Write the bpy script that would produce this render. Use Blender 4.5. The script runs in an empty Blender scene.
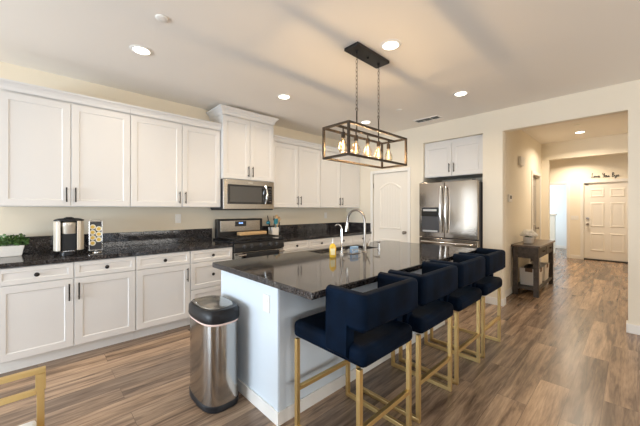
import bpy, bmesh, math, random
from mathutils import Vector, Matrix
random.seed(7)
PI = math.pi
S = bpy.context.scene
COL = S.collection

# ------------------------------------------------------------------ camera
FPX, VP1, HY = 297.0, 632.0, 209.0
yaw = math.atan((VP1 - 320.0) / FPX)
cam_data = bpy.data.cameras.new('camera')
cam_data.sensor_width = 36.0
cam_data.lens = FPX * 36.0 / 640.0
cam_data.shift_y = -(213.0 - HY) / 640.0
cam_data.clip_start = 0.02
cam = bpy.data.objects.new('camera', cam_data)
COL.objects.link(cam)
cam.location = (4.10, 0.0, 1.35)
cam.rotation_euler = (PI / 2, 0, yaw)
S.camera = cam

# ------------------------------------------------------------------ world, exposure
world = bpy.data.worlds.new('world'); S.world = world
world.use_nodes = True
bg = world.node_tree.nodes['Background']
bg.inputs['Color'].default_value = (0.78, 0.89, 1.0, 1)
bg.inputs['Strength'].default_value = 1.5
S.view_settings.view_transform = 'Standard'
S.view_settings.look = 'None'
S.view_settings.gamma = 1.0
S.view_settings.use_curve_mapping = False
S.view_settings.exposure = 0.13
S.cycles.use_denoising = True
S.cycles.max_bounces = 10
S.cycles.diffuse_bounces = 6
S.cycles.sample_clamp_indirect = 6.0
S.cycles.caustics_reflective = False
S.cycles.caustics_refractive = False

DAY = (0.80, 0.90, 1.0)
WARM = (1.0, 0.84, 0.64)

def area(name, loc, rot, sx, sy, power, color, shape='RECTANGLE', spread=PI):
    d = bpy.data.lights.new(name, 'AREA'); d.shape = shape
    d.size = sx
    if shape in ('RECTANGLE', 'ELLIPSE'): d.size_y = sy
    d.energy = power; d.color = color; d.spread = spread
    o = bpy.data.objects.new(name, d); COL.objects.link(o)
    o.location = loc; o.rotation_euler = rot
    return o
# daylight through the windows of the room behind the camera and of the entry, plus an added ceiling fill
area('daylight_left', (-0.16, -3.0, 1.20), (0, -PI / 2, 0), 2.0, 2.0, 55, DAY)
area('daylight_rear', (1.9, -4.70, 1.05), (PI / 2 - 0.12, 0, 0), 2.7, 1.4, 320, (0.76, 0.88, 1.0))
area('daylight_right', (8.38, -1.95, 1.30), (0, PI / 2 + 0.1, 0), 2.0, 3.1, 80, (0.88, 0.94, 1.0))
area('added_ceiling_fill', (8.38, 2.8, 1.30), (0, PI / 2 + 0.9, 0), 2.0, 2.6, 90, (1.0, 0.93, 0.83))  # added fill, tilted up to brighten the ceiling and right side
area('daylight_stair', (0.95, 11.8, 1.5), (0, -PI / 2, 0), 1.5, 1.5, 55, DAY)
R_LIGHT = 6.5       # watts of each recessed ceiling light

# ------------------------------------------------------------------ materials
def nodes_of(name):
    m = bpy.data.materials.new(name); m.use_nodes = True
    nt = m.node_tree
    return m, nt, nt.nodes['Principled BSDF']
def sock(n, *names):
    for k in names:
        if k in n.inputs: return n.inputs[k]
def P(name, col, rough=0.5, metal=0.0, spec=0.5, var=0.0, vscale=6.0, bump=0.0, bscale=80.0, emit=None, estr=0.0, coat=0.0, sheen=0.0):
    m, nt, b = nodes_of(name)
    b.inputs['Base Color'].default_value = (*col, 1)
    b.inputs['Roughness'].default_value = rough
    b.inputs['Metallic'].default_value = metal
    sock(b, 'Specular IOR Level', 'Specular').default_value = spec
    if coat: sock(b, 'Coat Weight').default_value = coat
    if sheen:
        sock(b, 'Sheen Weight').default_value = sheen
        sock(b, 'Sheen Roughness').default_value = 0.35
    if emit:
        b.inputs['Emission Color'].default_value = (*emit, 1)
        b.inputs['Emission Strength'].default_value = estr
    tc = None
    if var or bump:
        tc = nt.nodes.new('ShaderNodeTexCoord')
    if var:
        n = nt.nodes.new('ShaderNodeTexNoise'); n.inputs['Scale'].default_value = vscale
        n.inputs['Detail'].default_value = 4
        nt.links.new(tc.outputs['Object'], n.inputs['Vector'])
        r = nt.nodes.new('ShaderNodeValToRGB')
        r.color_ramp.elements[0].position = 0.3; r.color_ramp.elements[1].position = 0.7
        r.color_ramp.elements[0].color = (*[c * (1 - var) for c in col], 1)
        r.color_ramp.elements[1].color = (*[min(1, c * (1 + var)) for c in col], 1)
        nt.links.new(n.outputs['Fac'], r.inputs['Fac'])
        nt.links.new(r.outputs['Color'], b.inputs['Base Color'])
    if bump:
        n = nt.nodes.new('ShaderNodeTexNoise'); n.inputs['Scale'].default_value = bscale
        n.inputs['Detail'].default_value = 3
        nt.links.new(tc.outputs['Object'], n.inputs['Vector'])
        bp = nt.nodes.new('ShaderNodeBump'); bp.inputs['Strength'].default_value = bump
        bp.inputs['Distance'].default_value = 0.004
        nt.links.new(n.outputs['Fac'], bp.inputs['Height'])
        nt.links.new(bp.outputs['Normal'], b.inputs['Normal'])
    return m

def mat_floor():
    m, nt, b = nodes_of('wood_plank_floor')
    N = nt.nodes.new; L = nt.links.new
    tc = N('ShaderNodeTexCoord')
    mp = N('ShaderNodeMapping'); mp.inputs['Rotation'].default_value = (0, 0, PI / 2)
    L(tc.outputs['Object'], mp.inputs['Vector'])
    br = N('ShaderNodeTexBrick')
    br.offset = 0.37; br.offset_frequency = 2
    br.inputs['Color1'].default_value = (0, 0, 0, 1); br.inputs['Color2'].default_value = (1, 1, 1, 1)
    br.inputs['Mortar'].default_value = (0.5, 0.5, 0.5, 1)
    br.inputs['Scale'].default_value = 1.0
    br.inputs['Mortar Size'].default_value = 0.0012
    br.inputs['Mortar Smooth'].default_value = 0.2
    br.inputs['Brick Width'].default_value = 1.22
    br.inputs['Row Height'].default_value = 0.18
    L(mp.outputs['Vector'], br.inputs['Vector'])
    # grain: noise stretched along the planks, shifted per plank
    sc = N('ShaderNodeVectorMath'); sc.operation = 'MULTIPLY'; sc.inputs[1].default_value = (13.0, 1.0, 1.0)
    L(tc.outputs['Object'], sc.inputs[0])
    sh = N('ShaderNodeVectorMath'); sh.operation = 'MULTIPLY'; sh.inputs[1].default_value = (7.0, 13.0, 5.0)
    L(br.outputs['Color'], sh.inputs[0])
    ad = N('ShaderNodeVectorMath'); ad.operation = 'ADD'
    L(sc.outputs['Vector'], ad.inputs[0]); L(sh.outputs['Vector'], ad.inputs[1])
    n1 = N('ShaderNodeTexNoise'); n1.inputs['Scale'].default_value = 1.3; n1.inputs['Detail'].default_value = 8
    n1.inputs['Roughness'].default_value = 0.62; n1.inputs['Distortion'].default_value = 0.6
    L(ad.outputs['Vector'], n1.inputs['Vector'])
    n2 = N('ShaderNodeTexNoise'); n2.inputs['Scale'].default_value = 7.0; n2.inputs['Detail'].default_value = 6
    L(ad.outputs['Vector'], n2.inputs['Vector'])
    r1 = N('ShaderNodeValToRGB')
    e = r1.color_ramp.elements
    e[0].position = 0.36; e[0].color = (0.155, 0.108, 0.078, 1)
    e[1].position = 0.66; e[1].color = (0.51, 0.375, 0.265, 1)
    k = e.new(0.5); k.color = (0.345, 0.245, 0.172, 1)
    L(n1.outputs['Fac'], r1.inputs['Fac'])
    r2 = N('ShaderNodeValToRGB')
    r2.color_ramp.elements[0].position = 0.30; r2.color_ramp.elements[0].color = (0.72, 0.70, 0.68, 1)
    r2.color_ramp.elements[1].position = 0.62; r2.color_ramp.elements[1].color = (1.05, 1.04, 1.03, 1)
    L(n2.outputs['Fac'], r2.inputs['Fac'])
    mx = N('ShaderNodeMix'); mx.data_type = 'RGBA'; mx.blend_type = 'MULTIPLY'; mx.inputs[0].default_value = 1.0
    L(r1.outputs['Color'], mx.inputs[6]); L(r2.outputs['Color'], mx.inputs[7])
    r3 = N('ShaderNodeValToRGB')
    r3.color_ramp.elements[0].color = (0.58, 0.58, 0.60, 1); r3.color_ramp.elements[1].color = (1.22, 1.17, 1.10, 1)
    L(br.outputs['Color'], r3.inputs['Fac'])
    m2 = N('ShaderNodeMix'); m2.data_type = 'RGBA'; m2.blend_type = 'MULTIPLY'; m2.inputs[0].default_value = 1.0
    L(mx.outputs[2], m2.inputs[6]); L(r3.outputs['Color'], m2.inputs[7])
    m3 = N('ShaderNodeMix'); m3.data_type = 'RGBA'
    L(br.outputs['Fac'], m3.inputs[0]); L(m2.outputs[2], m3.inputs[6]); m3.inputs[7].default_value = (0.12, 0.085, 0.06, 1)
    L(m3.outputs[2], b.inputs['Base Color'])
    b.inputs['Roughness'].default_value = 0.27
    bp = N('ShaderNodeBump'); bp.inputs['Strength'].default_value = 0.12; bp.inputs['Distance'].default_value = 0.003
    L(n2.outputs['Fac'], bp.inputs['Height']); L(bp.outputs['Normal'], b.inputs['Normal'])
    return m

def mat_granite():
    m, nt, b = nodes_of('speckled_dark_granite')
    N = nt.nodes.new; L = nt.links.new
    tc = N('ShaderNodeTexCoord')
    n1 = N('ShaderNodeTexNoise'); n1.inputs['Scale'].default_value = 110; n1.inputs['Detail'].default_value = 7; n1.inputs['Roughness'].default_value = 0.7
    n2 = N('ShaderNodeTexNoise'); n2.inputs['Scale'].default_value = 11; n2.inputs['Detail'].default_value = 5; n2.inputs['Distortion'].default_value = 1.2
    for n in (n1, n2): L(tc.outputs['Object'], n.inputs['Vector'])
    r1 = N('ShaderNodeValToRGB'); e = r1.color_ramp.elements
    e[0].position = 0.44; e[0].color = (0.010, 0.010, 0.012, 1)
    e[1].position = 0.68; e[1].color = (0.22, 0.215, 0.215, 1)
    k = e.new(0.56); k.color = (0.06, 0.055, 0.055, 1)
    L(n1.outputs['Fac'], r1.inputs['Fac'])
    r2 = N('ShaderNodeValToRGB'); e = r2.color_ramp.elements
    e[0].position = 0.35; e[0].color = (0.45, 0.45, 0.5, 1); e[1].position = 0.65; e[1].color = (1.35, 1.32, 1.3, 1)
    L(n2.outputs['Fac'], r2.inputs['Fac'])
    mx = N('ShaderNodeMix'); mx.data_type = 'RGBA'; mx.blend_type = 'MULTIPLY'; mx.inputs[0].default_value = 1.0
    L(r1.outputs['Color'], mx.inputs[6]); L(r2.outputs['Color'], mx.inputs[7])
    L(mx.outputs[2], b.inputs['Base Color'])
    b.inputs['Roughness'].default_value = 0.07
    sock(b, 'Specular IOR Level', 'Specular').default_value = 0.55
    return m

def mat_steel(name, col=(0.36, 0.315, 0.27), rough=0.13, stretch=(1, 1, 90)):
    m, nt, b = nodes_of(name)
    N = nt.nodes.new; L = nt.links.new
    b.inputs['Metallic'].default_value = 1.0
    b.inputs['Base Color'].default_value = (*col, 1)
    tc = N('ShaderNodeTexCoord')
    v = N('ShaderNodeVectorMath'); v.operation = 'MULTIPLY'; v.inputs[1].default_value = stretch
    L(tc.outputs['Object'], v.inputs[0])
    n = N('ShaderNodeTexNoise'); n.inputs['Scale'].default_value = 4; n.inputs['Detail'].default_value = 3
    L(v.outputs['Vector'], n.inputs['Vector'])
    mr = N('ShaderNodeMapRange'); mr.inputs['To Min'].default_value = rough - 0.05; mr.inputs['To Max'].default_value = rough + 0.07
    L(n.outputs['Fac'], mr.inputs['Value']); L(mr.outputs['Result'], b.inputs['Roughness'])
    return m

def mat_wood(name, dark, light, scale=(3, 30, 30), rough=0.5):
    m, nt, b = nodes_of(name)
    N = nt.nodes.new; L = nt.links.new
    tc = N('ShaderNodeTexCoord')
    v = N('ShaderNodeVectorMath'); v.operation = 'MULTIPLY'; v.inputs[1].default_value = scale
    L(tc.outputs['Object'], v.inputs[0])
    n = N('ShaderNodeTexNoise'); n.inputs['Scale'].default_value = 1; n.inputs['Detail'].default_value = 5
    L(v.outputs['Vector'], n.inputs['Vector'])
    r = N('ShaderNodeValToRGB')
    r.color_ramp.elements[0].position = 0.3; r.color_ramp.elements[0].color = (*dark, 1)
    r.color_ramp.elements[1].position = 0.7; r.color_ramp.elements[1].color = (*light, 1)
    L(n.outputs['Fac'], r.inputs['Fac']); L(r.outputs['Color'], b.inputs['Base Color'])
    b.inputs['Roughness'].default_value = rough
    return m

def mat_pane(name, tint=(1, 1, 1), gloss=0.08, rough=0.02):
    m = bpy.data.materials.new(name); m.use_nodes = True
    nt = m.node_tree; nt.nodes.clear(); N = nt.nodes.new; L = nt.links.new
    out = N('ShaderNodeOutputMaterial'); mix = N('ShaderNodeMixShader')
    tr = N('ShaderNodeBsdfTransparent'); tr.inputs['Color'].default_value = (*tint, 1)
    gl = N('ShaderNodeBsdfGlossy'); gl.inputs['Roughness'].default_value = rough
    lw = N('ShaderNodeLayerWeight'); lw.inputs['Blend'].default_value = 0.3
    mr = N('ShaderNodeMapRange'); mr.inputs['To Min'].default_value = gloss; mr.inputs['To Max'].default_value = 0.7
    L(lw.outputs['Fresnel'], mr.inputs['Value']); L(mr.outputs['Result'], mix.inputs['Fac'])
    L(tr.outputs['BSDF'], mix.inputs[1]); L(gl.outputs['BSDF'], mix.inputs[2]); L(mix.outputs['Shader'], out.inputs['Surface'])
    return m

def mat_emit(name, col, s):
    m = bpy.data.materials.new(name); m.use_nodes = True
    nt = m.node_tree; nt.nodes.clear()
    e = nt.nodes.new('ShaderNodeEmission'); e.inputs['Color'].default_value = (*col, 1); e.inputs['Strength'].default_value = s
    o = nt.nodes.new('ShaderNodeOutputMaterial'); nt.links.new(e.outputs['Emission'], o.inputs['Surface'])
    return m

M = dict(
    floor=mat_floor(), granite=mat_granite(),
    wall=P('cream_wall_paint', (0.80, 0.735, 0.615), 0.75, bump=0.10, bscale=160),
    leftwall=P('cream_wall_paint_warm_light', (0.79, 0.71, 0.57), 0.75, bump=0.10, bscale=160),  # same cream paint, with the warm light on this wall put into its colour
    hallwall=P('warm_cream_hall_paint', (0.85, 0.79, 0.67), 0.75, bump=0.10, bscale=160),
    ceiling=P('ceiling_paint', (0.87, 0.83, 0.775), 0.85, bump=0.12, bscale=120),
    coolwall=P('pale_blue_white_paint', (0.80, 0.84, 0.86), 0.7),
    trim=P('white_trim_paint', (0.84, 0.82, 0.78), 0.38),
    door=P('white_door_paint', (0.82, 0.78, 0.71), 0.38),
    cab=P('white_cabinet_paint', (0.72, 0.705, 0.685), 0.36),
    island=P('white_island_paint_blue_daylight', (0.70, 0.775, 0.845), 0.36),  # white paint with the bluish daylight put into its colour
    cansteel=mat_steel('brushed_stainless_steel_can', (0.44, 0.425, 0.405), 0.16),
    sinksteel=mat_steel('satin_sink_steel', (0.62, 0.60, 0.57), 0.3, (1, 1, 1)),
    inner=P('cabinet_interior', (0.45, 0.43, 0.40), 0.6),
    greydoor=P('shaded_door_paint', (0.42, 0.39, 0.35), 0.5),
    steel=mat_steel('brushed_stainless_steel'),
    steelh=mat_steel('brushed_stainless_steel_appliance', (0.50, 0.475, 0.445), 0.2, stretch=(1, 90, 1)),
    chrome=P('polished_chrome', (0.78, 0.77, 0.76), 0.10, 1.0),
    nickel=P('satin_nickel', (0.34, 0.31, 0.28), 0.28, 1.0),
    black=P('satin_black', (0.014, 0.014, 0.015), 0.35),
    blackmetal=P('oil_rubbed_black_metal', (0.025, 0.022, 0.020), 0.38, 0.6),
    blackglass=P('black_glass', (0.010, 0.010, 0.012), 0.06, spec=0.7),
    mwglass=P('grey_microwave_glass', (0.075, 0.072, 0.068), 0.10, spec=0.6),
    iron=P('cast_iron', (0.015, 0.015, 0.015), 0.6),
    greyside=P('dark_grey_side', (0.06, 0.06, 0.065), 0.45, 0.3),
    bronze=P('brushed_bronze', (0.055, 0.041, 0.030), 0.42, 0.75, var=0.25, vscale=20),
    gold=P('brushed_gold_metal', (0.66, 0.47, 0.20), 0.38, 0.85),
    velvet=P('navy_velvet', (0.0014, 0.0062, 0.0170), 0.7, spec=0.07, var=0.55, vscale=7, bump=0.25, bscale=14, sheen=0.0),
    blackplastic=P('black_plastic', (0.012, 0.012, 0.014), 0.38, spec=0.3),
    lid=P('smoky_lid', (0.30, 0.28, 0.25), 0.16, 0.7),
    bag=P('pink_bin_liner', (0.85, 0.62, 0.55), 0.5),
    plate=P('white_plastic_plate', (0.82, 0.80, 0.76), 0.35),
    pot=P('white_ceramic', (0.80, 0.76, 0.70), 0.4, var=0.05, vscale=30),
    soil=P('dark_soil', (0.03, 0.02, 0.014), 0.9),
    leaf=P('green_leaf', (0.055, 0.13, 0.022), 0.45, var=0.6, vscale=28),
    petal=P('white_petal', (0.93, 0.91, 0.85), 0.6),
    champagne=P('champagne_plastic', (0.66, 0.60, 0.51), 0.38, 0.45),
    pod=P('coffee_pod_foil', (0.82, 0.78, 0.66), 0.35),
    podc=P('coffee_pod_yellow', (0.80, 0.55, 0.10), 0.45),
    woodlight=mat_wood('light_beech_wood', (0.50, 0.31, 0.14), (0.70, 0.47, 0.24), (30, 3, 30), 0.5),
    woodgrey=mat_wood('grey_brown_weathered_wood', (0.035, 0.030, 0.028), (0.085, 0.070, 0.062), (25, 3, 25), 0.5),
    woodtop=mat_wood('brown_weathered_wood_top', (0.075, 0.052, 0.040), (0.15, 0.105, 0.078), (25, 3, 25), 0.28),
    brownleather=P('brown_leather', (0.16, 0.085, 0.045), 0.55),
    teal=P('teal_silicone', (0.02, 0.20, 0.26), 0.45),
    cloth=P('white_bin_fabric', (0.80, 0.78, 0.74), 0.8, bump=0.2, bscale=200),
    soap=P('yellow_liquid_soap', (0.80, 0.50, 0.05), 0.12),
    sponge=P('blue_sponge', (0.25, 0.42, 0.66), 0.8, bump=0.4, bscale=300),
    grout=P('dark_threshold', (0.025, 0.018, 0.014), 0.5),
    pane=mat_pane('clear_window_glass'),
    bulbglass=mat_pane('amber_bulb_glass', (1.0, 0.92, 0.78), 0.025),
    filament=mat_emit('glowing_filament', (1.0, 0.74, 0.38), 4.5),
    lens=mat_emit('lit_ceiling_light_lens', (1.0, 0.90, 0.76), 9.0),
    led=mat_emit('blue_clock_digits', (0.25, 0.45, 1.0), 2.5),
    seatwhite=P('white_seat_fabric', (0.80, 0.80, 0.78), 0.7),
    towel=P('black_towel', (0.015, 0.015, 0.016), 0.9, bump=0.3, bscale=300),
    label=P('pale_soap_label', (0.86, 0.74, 0.42), 0.5),
)

# ------------------------------------------------------------------ mesh helpers
class MB:
    def __init__(s): s.bm = bmesh.new()
    def quad(s, *v):
        vs = [s.bm.verts.new(p) for p in v]
        return s.bm.faces.new(vs)
    def box(s, x0, x1, y0, y1, z0, z1):
        c = [(x0, y0, z0), (x1, y0, z0), (x1, y1, z0), (x0, y1, z0), (x0, y0, z1), (x1, y0, z1), (x1, y1, z1), (x0, y1, z1)]
        v = [s.bm.verts.new(p) for p in c]
        for f in ((0, 3, 2, 1), (4, 5, 6, 7), (0, 1, 5, 4), (1, 2, 6, 5), (2, 3, 7, 6), (3, 0, 4, 7)):
            s.bm.faces.new([v[i] for i in f])
        return s
    def rings(s, rings, cap=True, closed=False):
        R = [[s.bm.verts.new(p) for p in r] for r in rings]
        n = len(R[0])
        m = len(R)
        for i in range(m if closed else m - 1):
            a, b = R[i], R[(i + 1) % m]
            for j in range(n):
                k = (j + 1) % n
                try: s.bm.faces.new((a[j], a[k], b[k], b[j]))
                except ValueError: pass
        if cap and not closed:
            s.bm.faces.new(list(reversed(R[0]))); s.bm.faces.new(R[-1])
        return s
    def tube(s, pts, r, seg=8, closed=False, square=False):
        pts = [Vector(p) for p in pts]
        rr = r if isinstance(r, (list, tuple)) else [r] * len(pts)
        n = len(pts); out = []
        up = None
        for i, p in enumerate(pts):
            if closed: t = pts[(i + 1) % n] - pts[i - 1]
            else: t = pts[min(i + 1, n - 1)] - pts[max(i - 1, 0)]
            if t.length < 1e-9: t = Vector((0, 0, 1))
            t.normalize()
            if up is None:
                up = Vector((0, 0, 1)) if abs(t.z) < 0.9 else Vector((1, 0, 0))
            up = up - t * up.dot(t)
            if up.length < 1e-6: up = t.orthogonal()
            up.normalize()
            sd = t.cross(up)
            if square:
                q = 1.0
                out.append([p + rr[i] * (a * sd + b * up) for a, b in ((1, 1), (-1, 1), (-1, -1), (1, -1))])
            else:
                out.append([p + rr[i] * (math.cos(2 * PI * k / seg) * sd + math.sin(2 * PI * k / seg) * up) for k in range(seg)])
        return s.rings(out, cap=not closed, closed=closed)
    def lathe(s, prof, c=(0, 0, 0), seg=20, axis='z'):
        out = []
        for r, h in prof:
            ring = []
            for k in range(seg):
                a = 2 * PI * k / seg
                x, y = max(r, 1e-5) * math.cos(a), max(r, 1e-5) * math.sin(a)
                if axis == 'z': p = (c[0] + x, c[1] + y, c[2] + h)
                elif axis == 'x': p = (c[0] + h, c[1] + x, c[2] + y)
                else: p = (c[0] + x, c[1] + h, c[2] + y)
                ring.append(p)
            out.append(ring)
        return s.rings(out)
    def loft(s, xc, yc, sections, n=3.2, seg=40):
        out = []
        for a, b, z in sections:
            ring = []
            for k in range(seg):
                t = 2 * PI * k / seg
                ct, st = math.cos(t), math.sin(t)
                ring.append((xc + a * math.copysign(abs(ct) ** (2 / n), ct), yc + b * math.copysign(abs(st) ** (2 / n), st), z))
            out.append(ring)
        return s.rings(out)
    def prism(s, poly, axis, a0, a1):
        def mk(u, v, w):
            return {'x': (w, u, v), 'y': (u, w, v), 'z': (u, v, w)}[axis]
        return s.rings([[mk(u, v, a0) for u, v in poly], [mk(u, v, a1) for u, v in poly]])
    def ball(s, c, r, seg=10, rings=6, sq=(1, 1, 1)):
        c = Vector(c); out = []
        for i in range(rings + 1):
            t = PI * i / rings
            rad = max(math.sin(t), 1e-3)
            out.append([(c.x + sq[0] * r * rad * math.cos(2 * PI * k / seg), c.y + sq[1] * r * rad * math.sin(2 * PI * k / seg), c.z - sq[2] * r * math.cos(t)) for k in range(seg)])
        return s.rings(out)
    def shaker(s, fm, u0, u1, v0, v1, th=0.02, fr=0.06, dep=0.006, ch=0.007):
        # a frame-and-panel front: fm maps (u, v, w) to space, w points out of the face
        def ring(d, w): return [fm(u0 + d, v0 + d, w), fm(u1 - d, v0 + d, w), fm(u1 - d, v1 - d, w), fm(u0 + d, v1 - d, w)]
        e = 0.002
        return s.rings([ring(0, 0), ring(0, th - e), ring(e, th), ring(fr, th), ring(fr + ch, th - dep), ring(fr + ch + 0.0005, th - dep)])
    def build(s, name, mat, parent=None, bevel=0.0, seg=2, smooth=False, angle=40, loc=None):
        bm = s.bm
        bmesh.ops.recalc_face_normals(bm, faces=bm.faces[:])
        me = bpy.data.meshes.new(name); bm.to_mesh(me); bm.free()
        me.materials.append(mat)
        o = bpy.data.objects.new(name, me); COL.objects.link(o)
        if parent: o.parent = parent
        if loc: o.location = loc
        if bevel:
            md = o.modifiers.new('bevel', 'BEVEL'); md.width = bevel; md.segments = seg
            md.limit_method = 'ANGLE'; md.angle_limit = math.radians(35)
        if smooth:
            me.shade_smooth()
            try: me.set_sharp_from_angle(angle=math.radians(angle))
            except Exception: pass
        return o

def tag(o, label=None, cat=None, group=None, kind=None):
    if label: o['label'] = label
    if cat: o['category'] = cat
    if group: o['group'] = group
    if kind: o['kind'] = kind
    return o
def thing(name, label, cat, loc=(0, 0, 0), rz=0.0, group=None):
    o = bpy.data.objects.new(name, None); COL.objects.link(o)
    o.location = loc; o.rotation_euler = (0, 0, rz); o.empty_display_size = 0.1
    return tag(o, label, cat, group)
def struct(mb, name, mat, **k):
    return tag(mb.build(name, mat, **k), kind='structure')
def dup(root, loc=None, label=None):
    r = root.copy(); COL.objects.link(r)
    if loc: r.location = loc
    if label: r['label'] = label
    for ch in list(root.children):
        c = ch.copy(); COL.objects.link(c); c.parent = r
        for g in list(ch.children):
            d = g.copy(); COL.objects.link(d); d.parent = c
    return r

def wall_grid(mb, fm, us, vs, solid, th):
    # a wall with openings: cells of a grid, extruded by th
    for i in range(len(us) - 1):
        for j in range(len(vs) - 1):
            if not solid((us[i] + us[i + 1]) / 2, (vs[j] + vs[j + 1]) / 2): continue
            a = [fm(us[i], vs[j], 0), fm(us[i + 1], vs[j], 0), fm(us[i + 1], vs[j + 1], 0), fm(us[i], vs[j + 1], 0)]
            b = [fm(us[i], vs[j], th), fm(us[i + 1], vs[j], th), fm(us[i + 1], vs[j + 1], th), fm(us[i], vs[j + 1], th)]
            mb.rings([a, b])
    bm = mb.bm
    bmesh.ops.remove_doubles(bm, verts=bm.verts[:], dist=1e-5)
    seen = {}
    for f in bm.faces:
        k = tuple(sorted(round(c, 4) for c in f.calc_center_median()) ) + tuple(round(c, 4) for c in f.calc_center_median())
        seen.setdefault(k, []).append(f)
    bmesh.ops.delete(bm, geom=[f for fs in seen.values() if len(fs) > 1 for f in fs], context='FACES_ONLY')
    return mb

# ------------------------------------------------------------------ room shell
CEIL = 2.74
YB = 4.68
struct(MB().box(-0.2, 8.4, -4.7, 13.2, -0.08, 0.0), 'floor', M['floor'])
struct(MB().box(-0.2, 8.4, -4.7, 13.2, CEIL, CEIL + 0.1), 'ceiling', M['ceiling'])
def inr(x, a, b): return a < x < b
# left wall: glass slider of the dining end far behind the camera's left
struct(wall_grid(MB(), lambda u, v, w: (-w, u, v), [-4.7, -4.0, -2.0, YB + 0.9], [0, 0.06, 2.15, CEIL],
                 lambda u, v: not (inr(u, -4.0, -2.0) and inr(v, 0.06, 2.15)), 0.12), 'wall_left', M['leftwall'])
# back wall with pantry door, fridge niche and hall opening
struct(wall_grid(MB(), lambda u, v, w: (u, YB + w, v), [0, 0.655, 1.415, 1.69, 2.607, 2.86, 4.07, 8.2], [0, 2.03, 2.435, 2.45, CEIL],
                 lambda u, v: not ((inr(u, 0.655, 1.415) and v < 2.03) or (inr(u, 1.69, 2.607) and v < 2.45) or (inr(u, 2.86, 4.07) and v < 2.435)), 0.12), 'wall_back', M['wall'])
m = MB(); m.box(1.57, 1.69, YB + 0.12, 5.50, 0, CEIL); m.box(1.57, 2.64, 5.40, 5.50, 0, CEIL)
struct(m, 'wall_niche', M['wall'])
struct(MB().box(0.5, 1.57, 5.3, 5.4, 0, CEIL), 'wall_pantry', M['wall'])
# hall: left wall with a doorway, header beam, entry wall
struct(wall_grid(MB(), lambda u, v, w: (2.76 - w, u, v), [YB + 0.12, 6.98, 7.66, 7.84], [0, 2.03, CEIL],
                 lambda u, v: not (inr(u, 6.98, 7.66) and v < 2.03), 0.12), 'wall_hall_left', M['hallwall'])
m = MB(); m.box(2.64, 2.885, 7.84, 7.96, 0, CEIL); m.box(2.885, 4.35, 7.84, 7.96, 2.39, CEIL)
struct(m, 'wall_hall_header', M['hallwall'])
struct(MB().box(4.35, 4.47, YB + 0.12, 13.2, 0, CEIL), 'wall_hall_right', M['hallwall'])
YD = 10.6
struct(wall_grid(MB(), lambda u, v, w: (u, YD + w, v), [1.2, 2.42, 2.855, 3.21, 4.11, 4.35], [0, 2.04, CEIL],
                 lambda u, v: not ((inr(u, 2.42, 2.855) or inr(u, 3.21, 4.11)) and v < 2.04), 0.12), 'wall_entry', M['hallwall'])
m = MB(); m.box(1.1, 1.2, 7.84, YD, 0, CEIL); m.box(1.2, 2.64, 7.84, 7.96, 0, CEIL)
struct(m, 'wall_entry_left', M['hallwall'])
m = MB(); m.box(1.2, 4.35, 13.0, 13.1, 0, CEIL)
m.box(1.1, 1.2, YD, 11.0, 0, CEIL); m.box(1.1, 1.2, 12.6, 13.1, 0, CEIL); m.box(1.1, 1.2, 11.0, 12.6, 0, 0.7); m.box(1.1, 1.2, 11.0, 12.6, 2.3, CEIL)
struct(m, 'wall_stair', M['coolwall'])
m = MB(); m.box(2.00, 2.49, 11.35, 11.47, 0, 1.16)
struct(m, 'wall_stair_low', M['coolwall'], bevel=0.004)
struct(MB().box(2.00, 2.52, 11.32, 11.50, 1.16, 1.20), 'trim_stair_cap', M['trim'], bevel=0.006)
m = MB(); m.box(2.3, 2.64, 6.6, 6.7, 0, CEIL); m.box(1.57, 2.64, 7.72, 7.84, 0, CEIL); m.box(1.57, 1.67, 6.6, 7.8, 0, CEIL)
struct(m, 'wall_side_room', M['hallwall'])
# rear and right walls of the room behind the camera
struct(wall_grid(MB(), lambda u, v, w: (u, -4.5 - w, v), [0, 0.6, 3.4, 8.2], [0, 0.3, 1.85, CEIL],
                 lambda u, v: not (inr(u, 0.6, 3.4) and inr(v, 0.3, 1.85)), 0.12), 'wall_rear', M['wall'])
struct(wall_grid(MB(), lambda u, v, w: (8.2 + w, u, v), [-4.7, -3.5, -0.4, 1.5, 4.1, YB + 0.2], [0, 0.2, 2.4, CEIL],
                 lambda u, v: not ((inr(u, -3.5, -0.4) or inr(u, 1.5, 4.1)) and inr(v, 0.2, 2.4)), 0.12), 'wall_right', M['wall'])
def window(name, fm, u0, u1, v0, v1, n):
    m = MB(); f = 0.045
    def bx(a0, a1, b0, b1): m.rings([[fm(a0, b0, 0.03), fm(a1, b0, 0.03), fm(a1, b1, 0.03), fm(a0, b1, 0.03)], [fm(a0, b0, 0.09), fm(a1, b0, 0.09), fm(a1, b1, 0.09), fm(a0, b1, 0.09)]])
    bx(u0, u1, v0, v0 + f); bx(u0, u1, v1 - f, v1)
    for i in range(n + 1):
        c = u0 + (u1 - u0) * i / n
        bx(max(u0, c - f / 2), min(u1, c + f / 2), v0 + f, v1 - f)
    o = struct(m, name, M['trim'])
    p = MB(); p.quad(fm(u0 + 0.02, v0 + 0.02, 0.06), fm(u1 - 0.02, v0 + 0.02, 0.06), fm(u1 - 0.02, v1 - 0.02, 0.06), fm(u0 + 0.02, v1 - 0.02, 0.06))
    p.build('pane', M['pane'], o)
window('window_1', lambda u, v, w: (-w, u, v), -4.0, -2.0, 0.06, 2.15, 2)
window('window_2', lambda u, v, w: (u, -4.5 - w, v), 0.6, 3.4, 0.3, 1.85, 3)
window('window_3', lambda u, v, w: (8.2 + w, u, v), -3.5, -0.4, 0.2, 2.4, 3)
window('added_window_5', lambda u, v, w: (8.2 + w, u, v), 1.5, 4.1, 0.2, 2.4, 2)  # unseen window added to let in the ceiling fill
window('window_4', lambda u, v, w: (1.2 - w, u, v), 11.0, 12.6, 0.7, 2.3, 1)

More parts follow.
